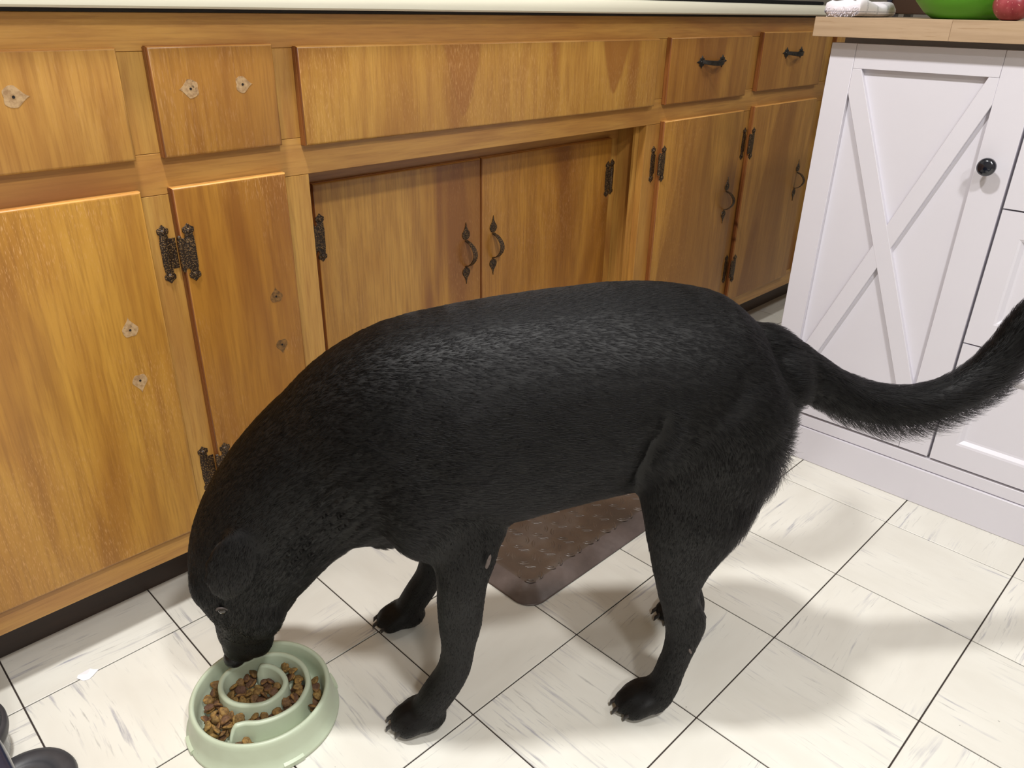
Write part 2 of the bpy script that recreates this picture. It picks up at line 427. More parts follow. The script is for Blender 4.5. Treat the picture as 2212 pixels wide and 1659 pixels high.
def pull(parent, x, z0, z1, yf):
    """bail pull: two teardrop plates and a bowed hammered strap"""
    b = bmesh.new()
    for zz, up in ((z1 - .036, 1), (z0 + .036, -1)):
        prism(b, teardrop(x, zz, .036, .0205, up), yf - .0018, yf - .0001, .0005)
        dome(b, (x, yf - .002, zz + up * .0105), .0032, 'y', .7)
    H = (z1 - z0) - .072; pts = []; ws = []
    for k in range(15):
        u = k / 14; a = math.sin(PI * u) ** .55
        pts.append((x + .004 * math.sin(PI * u), yf - .001 - .024 * a, z0 + .036 + .002 + (H - .004) * u)); ws.append(.0075 + .0045 * math.sin(PI * u) ** .7)
    ribbon(b, pts, (1, 0, 0), ws, .0028)
    return obj('pull_handle', b, m_pull if False else m_strap, parent, 'auto', label='dark hammered metal bail pull with spade tips')
def bar_pull(parent, x0, x1, z, yf):
    b = bmesh.new()
    for xx, s in ((x0, 1), (x1, -1)):
        pts = []
        for k in range(16):
            a = 2 * PI * k / 16; r = .0185 if k % 4 == 0 else (.0125 if k % 2 == 0 else .0100)
            if k % 4 == 0 and k % 8 != 0: r = .0155
            if k in (0, 8): r = .021
            pts.append((xx + s * .018 + r * math.cos(a), z + r * math.sin(a) * .92))
        prism(b, pts, yf - .002, yf - .0001, .0005); dome(b, (xx + s * .014, yf - .0024, z), .0035, 'y', .7)
    pts = [(x0 + .02 + (x1 - x0 - .04) * k / 12, yf - .0015 - .020 * math.sin(PI * k / 12) ** .5, z - .003 * math.sin(PI * k / 12)) for k in range(13)]
    ribbon(b, pts, (0, 0, 1), [.009 + .003 * math.sin(PI * k / 12) for k in range(13)], .0025)
    return obj('pull_handle', b, m_star, parent, 'auto', label='dark metal bar pull with star-shaped ends')
def scar(parent, cx, cz, L, w, dirn, yf, mat, hole=True, fat=1.0):
    """bare mark left by a removed pull plate: heart/spade outline, very thin, with its screw hole"""
    pts = []
    for k in range(28):
        a = 2 * PI * k / 28; u = math.cos(a)
        r = w / 2 * (1 + .05 * math.sin(3 * a + cx * 50))
        x = r * math.sin(a) * (1 if u < .3 else max(0.06, (1 - (u - .3) / .7) ** 1.1)); zz = w / 2 * u if u < .3 else w / 2 * .3 + (u - .3) / .7 * (L - w * .65)
        if u < -.75: zz += w * .10 * (1 - abs(math.sin(a)) * 2)
        pts.append((x, zz))
    rot = {'up': 0, 'down': PI, 'left': PI / 2, 'right': -PI / 2}[dirn]; cr, sr = math.cos(rot), math.sin(rot)
    out = [(cx + x * cr - z * sr, cz + x * sr + z * cr) for x, z in pts]
    b = bmesh.new(); prism(b, out, yf - .0003, yf + .0002)
    o = obj('pull_mark', b, mat, parent, label='bare mark left by a removed pull')
    if hole:
        b = bmesh.new(); t = bmesh.new(); bmesh.ops.create_cone(t, cap_ends=True, segments=10, radius1=.0017, radius2=.0017, depth=.0004)
        bmesh.ops.rotate(t, matrix=Matrix.Rotation(PI / 2, 3, 'X'), verts=t.verts)
        bmesh.ops.translate(t, vec=(cx, yf - .0005, cz), verts=t.verts); add(b, t)
        obj('screw_hole', b, m_hole, parent)
    return o
YF = FY - .0125
LX, LZ = cab.location.x, 0
def fl(*a): return [(x - LX, z, hw, ht, up, st) for x, z, hw, ht, up, st in a]
d1 = sheet('drawer', wood('drawer_wood', 2, srgb(190, 138, 72), srgb(176, 122, 56), srgb(148, 92, 42), .15), -1.0, -.371, .728, .865)
d2 = sheet('drawer', wood('drawer_wood', 2, srgb(178, 124, 54), srgb(162, 108, 44), srgb(136, 82, 34), .45), -.335, -.157, .727, .866)
d3 = sheet('drawer', wood('false_front_wood', 2, srgb(190, 138, 66), srgb(180, 128, 56), srgb(148, 92, 40), .5,
     fl((.203, .862, .046, .120, 0, .85), (.630, .860, .046, .104, 0, .85))), -.120, .782, .722, .862, tilt=-.002, label='long amber wood false drawer front without pulls')
d4 = sheet('drawer', wood('drawer_wood', 2, srgb(176, 122, 56), srgb(160, 106, 46), srgb(132, 80, 34), .25), .825, 1.180, .720, .862)
d5 = sheet('drawer', wood('drawer_wood', 2, srgb(178, 124, 60), srgb(164, 110, 50), srgb(138, 86, 40), .2), 1.236, 1.598, .727, .870)
sheet('drawer', MW['stile'], 1.665, 1.95, .729, .870)
d_l = sheet('door', wood('door_wood', 2, srgb(192, 138, 56), srgb(176, 120, 44), srgb(142, 88, 34), .6), -.90, -.374, .142, .688)
d_m = sheet('door', wood('door_wood', 2, srgb(184, 128, 46), srgb(164, 108, 36), srgb(132, 78, 26), .9), -.334, -.158, .142, .687)
d_r = sheet('door', wood('door_wood', 2, srgb(186, 132, 60), srgb(170, 116, 50), srgb(134, 84, 36), .5,
     fl((.985, .18, .140, .60, 1, .50))), .829, 1.190, .140, .683)
d_s = sheet('door', wood('door_wood', 2, srgb(184, 130, 62), srgb(168, 114, 52), srgb(136, 86, 38), .4,
     fl((1.415, .18, .112, .60, 1, .48))), 1.242, 1.606, .139, .689)
sheet('door', MW['stile'], 1.668, 1.95, .139, .689)
RYf = .815
w1 = sheet('door', wood('door_wood', 2, srgb(192, 140, 68), srgb(176, 122, 52), srgb(136, 84, 40), .35), -.068, .3195, .140, .645, RYf, .012)
w2 = sheet('door', wood('door_wood', 2, srgb(180, 124, 48), srgb(162, 106, 38), srgb(128, 76, 26), .6), .3210, .742, .140, .645, RYf, .012)
hinge(d_m, -.3515, -.3205, .595); hinge(d_m, -.3515, -.3205, .237)
hinge(w1, -.0755, -.0595, .552, ys=RYf, yd=RYf - .012); hinge(w1, -.0755, -.0595, .20, ys=RYf, yd=RYf - .012)
hinge(w2, .760, .7295, .551, ys=RYf, yd=RYf - .012); hinge(w2, .760, .7295, .20, ys=RYf, yd=RYf - .012)
hinge(d_r, .811, .8365, .586); hinge(d_r, .811, .8365, .24)
hinge(d_s, 1.227, 1.2525, .593); hinge(d_s, 1.227, 1.2525, .239)
pull(w1, .277, .392, .523, RYf - .012); pull(w2, .354, .395, .525, RYf - .012)
pull(d_r, 1.151, .389, .516, YF); pull(d_s, 1.556, .392, .517, YF)
bar_pull(d4, .938, 1.064, .808, YF); bar_pull(d5, 1.350, 1.468, .818, YF)
scar(d1, -.4965, .815, .030, .025, 'right', YF, m_bare)
scar(d2, -.285, .813, .028, .024, 'left', YF, m_bare); scar(d2, -.210, .815, .026, .022, 'right', YF, m_bare)
scar(d_l, -.4245, .503, .030, .022, 'up', YF, m_bare); scar(d_l, -.4255, .425, .030, .021, 'down', YF, m_bare)
scar(d_m, -.1985, .499, .026, .021, 'up', YF, m_scar_dark); scar(d_m, -.1985, .416, .026, .020, 'down', YF, m_scar_dark)

# ------------------------------------------------------------------ cream countertop with rolled front edge
b = bmesh.new(); t = bmesh.new()
prof = [(.722, .9095), (.7125, .9100), (.7098, .9125), (.7090, .918), (.7092, .926), (.7115, .9315), (.717, .9345), (.730, .9355), (1.34, .9355), (1.34, .9095)]
rings = [[t.verts.new((x, y, z)) for y, z in prof] for x in (-1.6, XE)]
n = len(prof)
for k in range(n): t.faces.new((rings[0][k], rings[0][(k + 1) % n], rings[1][(k + 1) % n], rings[1][k]))
t.faces.new(rings[0][::-1]); t.faces.new(rings[1]); add(b, t)
o = obj('countertop', b, m_counter, None, 'auto'); centre_origin(o); tag(o, 'long cream laminate countertop with rounded front edge above the wooden cabinets', 'countertop')
b = bmesh.new(); bx(b, -1.6, XE, .7335, .76, .9052, .9094); o = obj('counter_gap_shade', b, simple('dark_strip', srgb(30, 24, 20), .8), cab)  # dark strip stands in for the shaded gap under the counter
# dish mat with a fuzzy edge on the counter
b = bmesh.new(); bx(b, .78, 1.585, .742, .99, .9357, .945, .004, 2)
o = obj('dish_mat', b, simple('black_cloth', srgb(24, 24, 26), .95, .2, nscale=300, namt=.5, bump=.8, bs=500, bd=.002), None, 'auto'); centre_origin(o)
tag(o, 'thin black cloth drying mat lying on the cream countertop', 'mat')

# ------------------------------------------------------------------ white island
IR = -0.026
IM = Matrix.Translation((.795, 0, 0)) @ Matrix.Rotation(-IR, 4, 'Z') @ Matrix.Translation((-.795, 0, 0))
isl = thing('kitchen_island', 'white painted kitchen island with crossed X door, stacked drawers and black knob', 'cabinet', (0, 0, 0))
isl.location = IM.translation; isl.rotation_euler = (0, 0, -IR); isl['_w'] = [list(r) for r in Matrix.Identity(4)]
XI = .795; YB = -.95
def ip(name, mat, boxes, parent=None, bev=0, **k):
    b = bmesh.new()
    for q in boxes: bx(b, *q, bev)
    return obj(name, b, mat, parent or isl, 'auto' if bev else False, **k)
ip('body', m_white, [(XI + .020, 1.36, YB, .334, .02, .8685)], bev=.001)
ip('top_filler', m_gap, [(XI + .030, 1.35, YB + .01, .326, .8686, .879)])
ip('plinth', m_white, [(XI, XI + .02, YB, .337, 0, .079)], bev=.0012)
ip('plinth', m_white, [(XI + .02, 1.37, .3342, .337, 0, .079)])
ip('base_moulding', m_white, [(XI + .003, XI + .02, YB, .337, .0792, .1085)], bev=.003)
# X door
ZB, ZT = .1135, .8690
door = ip('door', m_white, [(XI + .0005, XI + .0195, .2903, .337, ZB, ZT), (XI + .0005, XI + .0195, -.0125, .0430, ZB, ZT),
          (XI + .0005, XI + .0195, .0434, .2899, .8262, ZT), (XI + .0005, XI + .0195, .0434, .2899, ZB, .196)], bev=.0006)
ip('panel', m_white, [(XI + .0105, XI + .016, .043, .2905, .195, .827)], door)
def brace(pts, x0, x1):
    b = bmesh.new(); t = bmesh.new(); vs = [t.verts.new((x0, y, z)) for y, z in pts]; f = t.faces.new(vs)
    r = bmesh.ops.extrude_face_region(t, geom=[f]); bmesh.ops.translate(t, vec=(x1 - x0, 0, 0), verts=[g for g in r['geom'] if isinstance(g, bmesh.types.BMVert)])
    ed = [e for e in t.edges if all(abs(v.co.x - x0) < 1e-6 for v in e.verts)]
    bmesh.ops.bevel(t, geom=ed, offset=.0008, segments=1, affect='EDGES'); add(b, t); return obj('brace', b, m_white, door)
z0, z1, y0, y1 = .196, .8262, .0432, .2901; w, hz = .0165, .043
brace([(y1, z1), (y1 - w, z1), (y0, z0 + hz), (y0, z0), (y0 + w, z0), (y1, z1 - hz)], XI + .0006, XI + .0104)
brace([(y0, z1), (y0, z1 - hz), (y1 - w, z0), (y1, z0), (y1, z0 + hz), (y0 + w, z1)], XI + .0009, XI + .0103)
def knob(parent, y, z):
    b = bmesh.new(); prof = [(0, 0), (.0085, 0), (.0075, .003), (.0052, .008), (.006, .013), (.0125, .0165), (.0155, .0205), (.0145, .0245), (.009, .0275), (0, .0285)]
    t = bmesh.new(); lathe(t, prof, (0, 0), 28)
    add(b, t, Matrix.Translation((XI + .0002, y, z)) @ Matrix.Rotation(-PI / 2, 4, 'Y'))
    return obj('knob', b, m_knob, parent, True, label='glossy black round knob')
knob(door, .021, .686)
# drawers to the right of the gap
def idrawer(y0, y1, z0, z1, frame=True):
    boxes = [(XI + .0005, XI + .0195, y0, y1, z0, z1)]
    if frame:
        f = .038
        boxes = [(XI + .0005, XI + .0195, y1 - f, y1, z0, z1), (XI + .0005, XI + .0195, y0, y0 + f, z0, z1),
                 (XI + .0005, XI + .0195, y0 + f, y1 - f, z0, z0 + .045), (XI + .0005, XI + .0195, y0 + f, y1 - f, z1 - .045, z1)]
    d = ip('drawer', m_white, boxes, bev=.001 if not frame else .0)
    if frame:
        b = bmesh.new(); t = bmesh.new()
        lo = [(y0 + f, z0 + .045), (y1 - f, z0 + .045), (y1 - f, z1 - .045), (y0 + f, z1 - .045)]
        cy, cz = (y0 + y1) / 2, (z0 + z1) / 2
        levels = [(0, .0008), (.004, .0022), (.010, .0085), (.014, .0092)]
        rr = []
        for ins, dx in levels:
            rr.append([t.verts.new((XI + dx, y + (ins if y < cy else -ins), z + (ins if z < cz else -ins))) for y, z in lo])
        for a, c in zip(rr[:-1], rr[1:]):
            for k in range(4): t.faces.new((a[k], a[(k + 1) % 4], c[(k + 1) % 4], c[k]))
        t.faces.new(rr[-1]); add(b, t); obj('moulded_panel', b, m_white, d)
    knob(d, (y0 + y1) / 2, (z0 + z1) / 2)
    return d
for (z0, z1, fr) in ((.1135, .3635, True), (.3665, .6160, True), (.6190, .8690, True)):
    idrawer(-.47, -.0175, z0, z1, fr)
    idrawer(-.94, -.475, z0, z1, fr)
# butcher block: boards glued side by side
def butcher():
    M = Mat('butcher_block', .42, .4); v = M.coord()
    a = M.noise(M.mapn(v, (60, 3, 60)), 1, 4, .6, .3); c = M.noise(M.mapn(v, (420, 16, 420)), 1, 3, .6); g = M.noise(M.mapn(v, (30, 22, 60)), 1, 2)
    col = M.ramp(a, [(.3, srgb(164, 138, 110)), (.55, srgb(180, 154, 126)), (.75, srgb(172, 146, 116))])
    col = M.mix(M.math('MULTIPLY', M.math('MULTIPLY', M.ramp(c, [(.56, G0), (.68, G1)]), M.ramp(g, [(.4, G0), (.6, G1)])), .5), col, srgb(142, 110, 76))
    M.color(col); return M.m
m_block = butcher()
blk = thing('butcher_block_top', 'pale wood butcher block top on the white kitchen island', 'countertop', (0, 0, 0))
blk.location = IM.translation; blk.rotation_euler = (0, 0, -IR); blk['_w'] = [list(r) for r in Matrix.Identity(4)]
xs = .7655; k = 0
while xs < 1.40:
    wd = .045; yy = .365; st = [(.133, 1), (.55, 0), (.7, 1)] if k == 0 else None
    cuts = [.365, .128, -.28, -.60, -.97] if k == 0 else [.365] + sorted([random.uniform(-.8, .25) for _ in range(3)], reverse=True) + [-.97]
    for a, c in zip(cuts[:-1], cuts[1:]):
        b = bmesh.new(); bx(b, xs, min(xs + wd, 1.41), c + .0001, a - .0001, .879, .912, .0006); obj('plank', b, m_block, blk)
    xs += wd + .0002; k += 1

# ------------------------------------------------------------------ things on the island
def islp(x, y, z): return IM @ Vector((x, y, z))
# folded towel with thin grey check
def towel_mat():
    M = Mat('checked_towel', .9, .1); v = M.coord(False); s = M.n('ShaderNodeSeparateXYZ'); M.l(v, s.inputs[0])
    def lines(o, per, off, wd):
        x = M.math('FRACT', M.math('DIVIDE', M.math('ADD', o, off + 10), per)); return M.math('LESS_THAN', x, wd)
    a = M.math('MAXIMUM', lines(s.outputs[0], .050, 0, .05), lines(s.outputs[0], .050, .004, .04))
    c = M.math('MAXIMUM', lines(s.outputs[2], .030, .012, .06), lines(s.outputs[2], .030, .016, .05))
    br = M.noise(M.mapn(v, (300, 300, 300)), 1, 2)
    f = M.math('MULTIPLY', M.math('MAXIMUM', a, c), M.math('MULTIPLY', br, .9))
    M.color(M.mix(f, srgb(236, 230, 238), srgb(120, 122, 136))); M.bump(M.noise(v, 500, 2), .3, .0006); return M.m
b = bmesh.new(); t = bmesh.new(); rings = []
NX, NY = 40, 22
# a folded cloth: closed flattened tube running along +x at the island's far end, loose roll at its right end
for i in range(NX + 1):
    u = i / NX; x = .785 + .180 * u; ring = []
    hh = .0115 + .0022 * math.sin(u * 9) + .003 * math.sin(u * 3.1 + 1) + (.004 * max(0, (u - .8) / .2)); hh *= 1 - .25 * max(0, (u - .93) / .07)
    for k in range(NY):
        a = 2 * PI * k / NY; wy = .032; y = .326 + wy * (abs(math.cos(a)) ** .5) * (1 if math.cos(a) > 0 else -1)
        z = .9125 + hh + hh * (abs(math.sin(a)) ** .6) * (1 if math.sin(a) > 0 else -1)
        z += (.0012 * math.sin(x * 90 + y * 60)) * (1 if math.sin(a) > 0 else 0)
        ring.append(t.verts.new((x + .003 * math.sin(k * 2.3) * (i == 0), y, z)))
    rings.append(ring)
for a_, c_ in zip(rings[:-1], rings[1:]):
    for k in range(NY): t.faces.new((a_[k], a_[(k + 1) % NY], c_[(k + 1) % NY], c_[k]))
t.faces.new(rings[0][::-1]); t.faces.new(rings[-1]); add(b, t, IM)
tow = obj('dish_towel', b, towel_mat(), None, True); centre_origin(tow); tag(tow, 'folded white dish towel with thin grey check lines on the wooden island top', 'towel')
fr = bmesh.new()
for k in range(44):
    y = .296 + .060 * k / 44 + random.uniform(-.001, .001); z = .9135 + random.random() * .018
    P = [(.787, y, z), (.782, y + random.uniform(-.002, .002), z - .002), (.7775 + random.random() * .002, y + random.uniform(-.003, .003), max(.9128, z - .006 * random.random() - .002))]
    t = bmesh.new(); tubemesh(t, P, [.0006, .0005, .0003], 4); add(fr, t, IM)
wt = tow.location
bmesh.ops.translate(fr, vec=-wt, verts=fr.verts); me = bpy.data.meshes.new('fringe'); fr.to_mesh(me); me.materials.append(tow.data.materials[0]); fr.free()
o = bpy.data.objects.new('fringe', me); C.objects.link(o); o.parent = tow; o['kind'] = 'stuff'
# green bowl with petal foot
gb = thing('green_bowl', 'bright green plastic bowl standing on the butcher block beside a red apple', 'bowl', islp(.935, .158, .912))
b = bmesh.new(); t = bmesh.new(); SEG = 64
prof = [(r_ * .95, z_ * .95) for r_, z_ in [(0, .004), (.045, .0035), (.054, .0), (.058, .001), (.074, .012), (.092, .030), (.106, .055), (.116, .085), (.121, .110), (.1235, .112), (.121, .114), (.1185, .110), (.113, .085), (.103, .057), (.088, .033), (.070, .016), (.045, .009), (0, .008)]]
cx, cy = gb.location.x, gb.location.y; rings = []
for r, z in prof:
    ring = []
    for k in range(SEG):
        a = 2 * PI * k / SEG; q = 1 + (.05 * abs(math.sin(2.5 * a + .6)) - .02) * max(0, 1 - z / .03) * (1 if r > .05 else 0)
        ring.append(t.verts.new((cx + max(r, 1e-5) * q * math.cos(a), cy + max(r, 1e-5) * q * math.sin(a), .912 + z)))
    rings.append(ring)
for a_, c_ in zip(rings[:-1], rings[1:]):
    for k in range(SEG): t.faces.new((a_[k], a_[(k + 1) % SEG], c_[(k + 1) % SEG], c_[k]))
bmesh.ops.remove_doubles(t, verts=t.verts, dist=3e-5); add(b, t)
obj('bowl_shell', b, simple('green_plastic', srgb(92, 176, 44), .3, .5, nscale=6, namt=.08), gb, True)
# apple
def apple(cx, cy, zb, R, label):
    an = thing('apple', label, 'apple', (cx, cy, zb))
    b = bmesh.new(); t = bmesh.new(); bmesh.ops.create_uvsphere(t, u_segments=32, v_segments=24, radius=1)
    for v in t.verts:
        x, y, z = v.co; rho = math.hypot(x, y); a = math.atan2(y, x)
        s = 1 + .03 * math.cos(5 * a) * (1 - z) * .5
        zz = z * .88
        if z > 0: zz -= .36 * math.exp(-(rho / .34) ** 2)
        else: zz += .22 * math.exp(-(rho / .26) ** 2); s *= 1 - .10 * (-z) ** 1.3
        v.co = (x * s, y * s, zz)
    zmin = min(v.co.z for v in t.verts)
    for v in t.verts: v.co = Vector((cx + v.co.x * R, cy + v.co.y * R, zb + (v.co.z - zmin) * R))
    add(b, t)
    M = Mat('apple_skin', .32, .5); v = M.coord(); n1 = M.noise(M.mapn(v, (40, 40, 12)), 1, 3); n2 = M.noise(v, 260, 2)
    col = M.mix(M.ramp(n1, [(.35, G0), (.68, G1)]), srgb(128, 36, 48), srgb(164, 74, 80)); col = M.mix(M.ramp(n2, [(.66, G0), (.7, G1)]), col, srgb(206, 150, 140))
    M.color(col); obj('flesh', b, M.m, an, True)
    b = bmesh.new(); tubemesh(b, [(cx, cy, zb + R * 1.25), (cx + .002, cy, zb + R * 1.6), (cx + .006, cy + .002, zb + R * 1.95)], [.0018, .0014, .002], 8)
    obj('stem', b, simple('apple_stem', srgb(74, 50, 30), .7), an, True)
q = islp(.838, .062, .912); apple(q.x, q.y, .9122, .031, 'dark red apple standing on the island top in front of the green bowl')
# dark appliance
ap = thing('toaster_oven', 'dark brown boxy countertop appliance behind the green bowl', 'appliance', islp(1.30, .345, .912))
b = bmesh.new()
cc = islp(1.30, .345, 0)
bx(b, cc.x - .055, cc.x + .06, cc.y - .16, cc.y + .075, .918, 1.08, .006, 2)
obj('housing', b, simple('dark_brown_enamel', srgb(66, 50, 42), .35, .5), ap, 'auto')
b = bmesh.new(); bx(b, cc.x - .060, cc.x - .0551, cc.y + .060, cc.y + .070, .92, 1.075, .001); obj('door_edge', b, simple('navy_edge', srgb(36, 40, 54), .35), ap)
b = bmesh.new()
for sx in (-.045, .045):
    for sy in (-.14, .055): bx(b, cc.x + sx - .008, cc.x + sx + .008, cc.y + sy - .008, cc.y + sy + .008, .9122, .918)
obj('feet', b, m_knob, ap)

# ------------------------------------------------------------------ brown cushioned floor mat
def leather(c1=(70, 59, 51), c2=(85, 70, 58), c3=(97, 86, 78)):
    M = Mat('brown_mat', .36, .5); v = M.coord()
    a = M.noise(v, 9, 4, .6); c = M.noise(v, 34, 4, .6); g = M.noise(v, 600, 2)
    col = M.ramp(a, [(.32, srgb(*c1)), (.5, srgb(*c2)), (.68, srgb(*c3))])
    col = M.mix(M.math('MULTIPLY', M.ramp(c, [(.4, G0), (.7, G1)]), .4), col, srgb(66, 52, 46))
    M.color(col); M.bump(g, .25, .0006); return M.m
m_mat = leather()
fm = thing('floor_mat', 'brown cushioned floor mat with sloping edges and embossed arcs under the dog', 'mat', (.36, .56, 0))
def rrect(x0, x1, y0, y1, r, n=8):
    o = []
    for cx, cy, a0 in ((x1 - r, y1 - r, 0), (x0 + r, y1 - r, PI / 2), (x0 + r, y0 + r, PI), (x1 - r, y0 + r, 1.5 * PI)):
        for k in range(n + 1):
            a = a0 + PI / 2 * k / n; o.append((cx + r * math.cos(a), cy + r * math.sin(a)))
    return o
mx0, mx1, my0, my1 = -.018, .745, .318, .802
b = bmesh.new(); t = bmesh.new(); rings = []
for ins, z in ((.0, .0002), (-.001, .0008), (-.001, .0022), (.001, .0034), (.034, .0165), (.038, .0180), (.042, .0185)):
    rings.append([t.verts.new((x, y, z)) for x, y in rrect(mx0 + ins, mx1 - ins, my0 + ins, my1 - ins, max(.036 - ins * .55, .006))])
for ri, (a_, c_) in enumerate(zip(rings[:-1], rings[1:])):
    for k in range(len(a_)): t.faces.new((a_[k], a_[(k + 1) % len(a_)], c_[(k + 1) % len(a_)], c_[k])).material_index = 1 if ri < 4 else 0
t.faces.new(rings[-1]); t.faces.new(rings[0][::-1]); add(b, t); m_slope_sheen = leather((76, 65, 60), (95, 81, 75), (108, 96, 92)); obj('mat_body', b, [m_mat, m_slope_sheen], fm, True)  # slope gets a lighter, greyer copy: its sheen is put into the colour
b = bmesh.new()
def arc(cx, cy, r, a0, a1, z, w=.0021, n=7, bow=0):
    t = bmesh.new(); pr = []
    for k in range(n + 1):
        a = a0 + (a1 - a0) * k / n; ww = w * (.35 + .65 * math.sin(PI * k / n)); ca, sa = math.cos(a), math.sin(a)
        pr.append([t.verts.new((cx + (r + o) * ca, cy + (r + o) * sa, z + h)) for o, h in ((-ww, -.0008), (0, .0012), (ww, -.0008))])
    for p_, q_ in zip(pr[:-1], pr[1:]):
        for k in (0, 1): t.faces.new((p_[k], p_[k + 1], q_[k + 1], q_[k]))
    add(b, t)
P = .052; row = 0; y = my0 + .052
while y < my1 - .04:
    x = mx0 + .055 + (P / 2 if row % 2 else 0)
    while x < mx1 - .05:
        for a0 in (0.25, 1.85, 3.4, 4.95):
            arc(x, y, .021, a0, a0 + 1.0, .0186); arc(x, y, .0165, a0 + .12, a0 + .88, .0186, .0011)
        x += P
    y += P * .80; row += 1
o = obj('embossed_arcs', b, m_mat, fm, True); o['kind'] = 'stuff'
b = bmesh.new(); x = mx0 + .06
while x < mx1 - .06:      # scalloped cusps where the bevel starts
    arc(x - .012, my0 + .030, .0125, .15, 1.5, .0168, .0016); arc(x + .012, my0 + .030, .0125, 1.64, 2.99, .0168, .0016); x += P
o = obj('scalloped_edge', b, m_mat, fm, True); o['kind'] = 'stuff'

# ------------------------------------------------------------------ slow-feeder bowl and kibble
def bowl_mat():
    M = Mat('sage_plastic', .38, .5); v = M.coord(); n = M.noise(v, 30, 3); g = M.noise(v, 180, 2)
    c = M.mix(M.ramp(n, [(.3, G0), (.7, G1)]), srgb(182, 192, 168), srgb(188, 199, 176)); M.color(M.mix(M.math('MULTIPLY', M.ramp(g, [(.74, G0), (.78, G1)]), .35), c, srgb(140, 140, 110))); return M.m
m_sage = bowl_mat()
BX, BY = -.443, .437
bowl = thing('dog_bowl', 'sage green spiral slow-feeder dog bowl on the white tiles under the dog\'s muzzle', 'bowl', (BX, BY, 0))
b = bmesh.new()
lathe(b, [(.001, .0015), (.098, .0015), (.1025, .0003), (.1046, .0006), (.1050, .0035), (.1038, .0062), (.1020, .0072), (.0990, .022), (.0962, .040), (.0955, .0455), (.0940, .0480), (.0915, .0488), (.0892, .0478), (.0880, .0450),
          (.0862, .030), (.0835, .014), (.080, .0095), (.070, .0085), (.001, .0085)], (BX, BY), 96)
obj('shell', b, m_sage, bowl, True)
b = bmesh.new()
for a in (math.atan2(.018, -.0976), math.atan2(-.094, -.0115), math.atan2(-.0184, .093), math.atan2(.09, .03)):
    t = bmesh.new(); rr = []
    for k in range(7):
        aa = a + (k - 3) * .045; ca, sa = math.cos(aa), math.sin(aa)
        rr.append([t.verts.new((BX + r * ca, BY + r * sa, z)) for r, z in ((.1015, .0015), (.1066, .0015), (.1064, .0078), (.1015, .0092))])
    for p_, q_ in zip(rr[:-1], rr[1:]):
        for k in range(4): t.faces.new((p_[k], p_[(k + 1) % 4], q_[(k + 1) % 4], q_[k]))
    t.faces.new(rr[0]); t.faces.new(rr[-1][::-1]); b = bmesh.new(); add(b, t); obj('rim_tab', b, m_sage, bowl)
SP = [(-.0641, -.0257), (-.0532, -.0204), (-.0402, -.0250), (-.0249, -.0378), (-.0007, -.0469), (.0269, -.0465), (.0516, -.0313), (.0647, -.0123), (.0708, .0146), (.0648, .0421), (.0510, .0600), (.0300, .0715), (.0040, .0745), (-.0150, .0740), (-.0291, .0644), (-.0380, .0463), (-.0371, .0216), (-.0241, .0007), (-.0025, -.0139), (.0204, -.0123), (.0358, -.0004), (.0406, .0179), (.0373, .0374), (.0297, .0495), (.0190, .0545)]
SP = [(-.4463 + x + .0015, .4292 + y + .001) for x, y in SP]
def catmull(P, sub):
    P = np.array(P, float); out = []
    Q = np.vstack([2 * P[0] - P[1], P, 2 * P[-1] - P[-2]])
    for i in range(1, len(Q) - 2):
        for k in range(sub):
            u = k / sub; p0, p1, p2, p3 = Q[i - 1:i + 3]
            out.append(.5 * (2 * p1 + (p2 - p0) * u + (2 * p0 - 5 * p1 + 4 * p2 - p3) * u * u + (3 * p1 - p0 - 3 * p2 + p3) * u ** 3))
    out.append(P[-1]); return np.array(out)
ridge = catmull(SP, 5)
b = bmesh.new(); t = bmesh.new(); rr = []
N = len(ridge)
for i, (x, y) in enumerate(ridge):
    tn = ridge[min(i + 1, N - 1)] - ridge[max(i - 1, 0)]; tn /= np.linalg.norm(tn); nx, ny = -tn[1], tn[0]
    e = min(1, (i + 1) / 7, (N - i) / 4) ; top = .012 + (.0445 - .012) * min(1, e) ** .5; ww = .35 + .65 * min(1, e)
    rr.append([t.verts.new((x + nx * o * ww, y + ny * o * ww, z)) for o, z in ((.0068, .007), (.0047, .018), (.0040, top - .004), (.0030, top - .001), (0, top), (-.0030, top - .001), (-.0040, top - .004), (-.0047, .018), (-.0068, .007))])
for p_, q_ in zip(rr[:-1], rr[1:]):
    for k in range(8): t.faces.new((p_[k], p_[k + 1], q_[k + 1], q_[k]))
t.faces.new(rr[0][::-1]); t.faces.new(rr[-1]); add(b, t)
obj('spiral_ridge', b, m_sage, bowl, True)

def kib_mat():
    M = Mat('kibble', .8, .25); v = M.coord(); oi = M.n('ShaderNodeObjectInfo'); n = M.noise(v, 260, 3, .6)
    c = M.ramp(oi.outputs['Random'], [(0, srgb(98, 72, 58)), (.45, srgb(112, 84, 62)), (.6, srgb(136, 108, 66)), (1, srgb(150, 122, 70))])
    tc = M.n('ShaderNodeTexCoord'); s = M.n('ShaderNodeSeparateXYZ'); M.l(tc.outputs['Object'], s.inputs[0])
    rim = M.ramp(M.math('ABSOLUTE', s.outputs[2]), [(.0, G1), (.0016, G0)])
    c = M.mix(M.math('MULTIPLY', M.math('SUBTRACT', 1.0, M.math('MULTIPLY', M.math('ABSOLUTE', s.outputs[2]), 480.0, clamp=True)), .6), c, srgb(166, 124, 60))
    d = M.mix(M.ramp(n, [(.35, G0), (.6, G1)]), srgb(64, 42, 30), c); M.color(M.mix(.65, c, d)); M.bump(n, .5, .0006); return M.m
m_kib = kib_mat(); kmesh = []
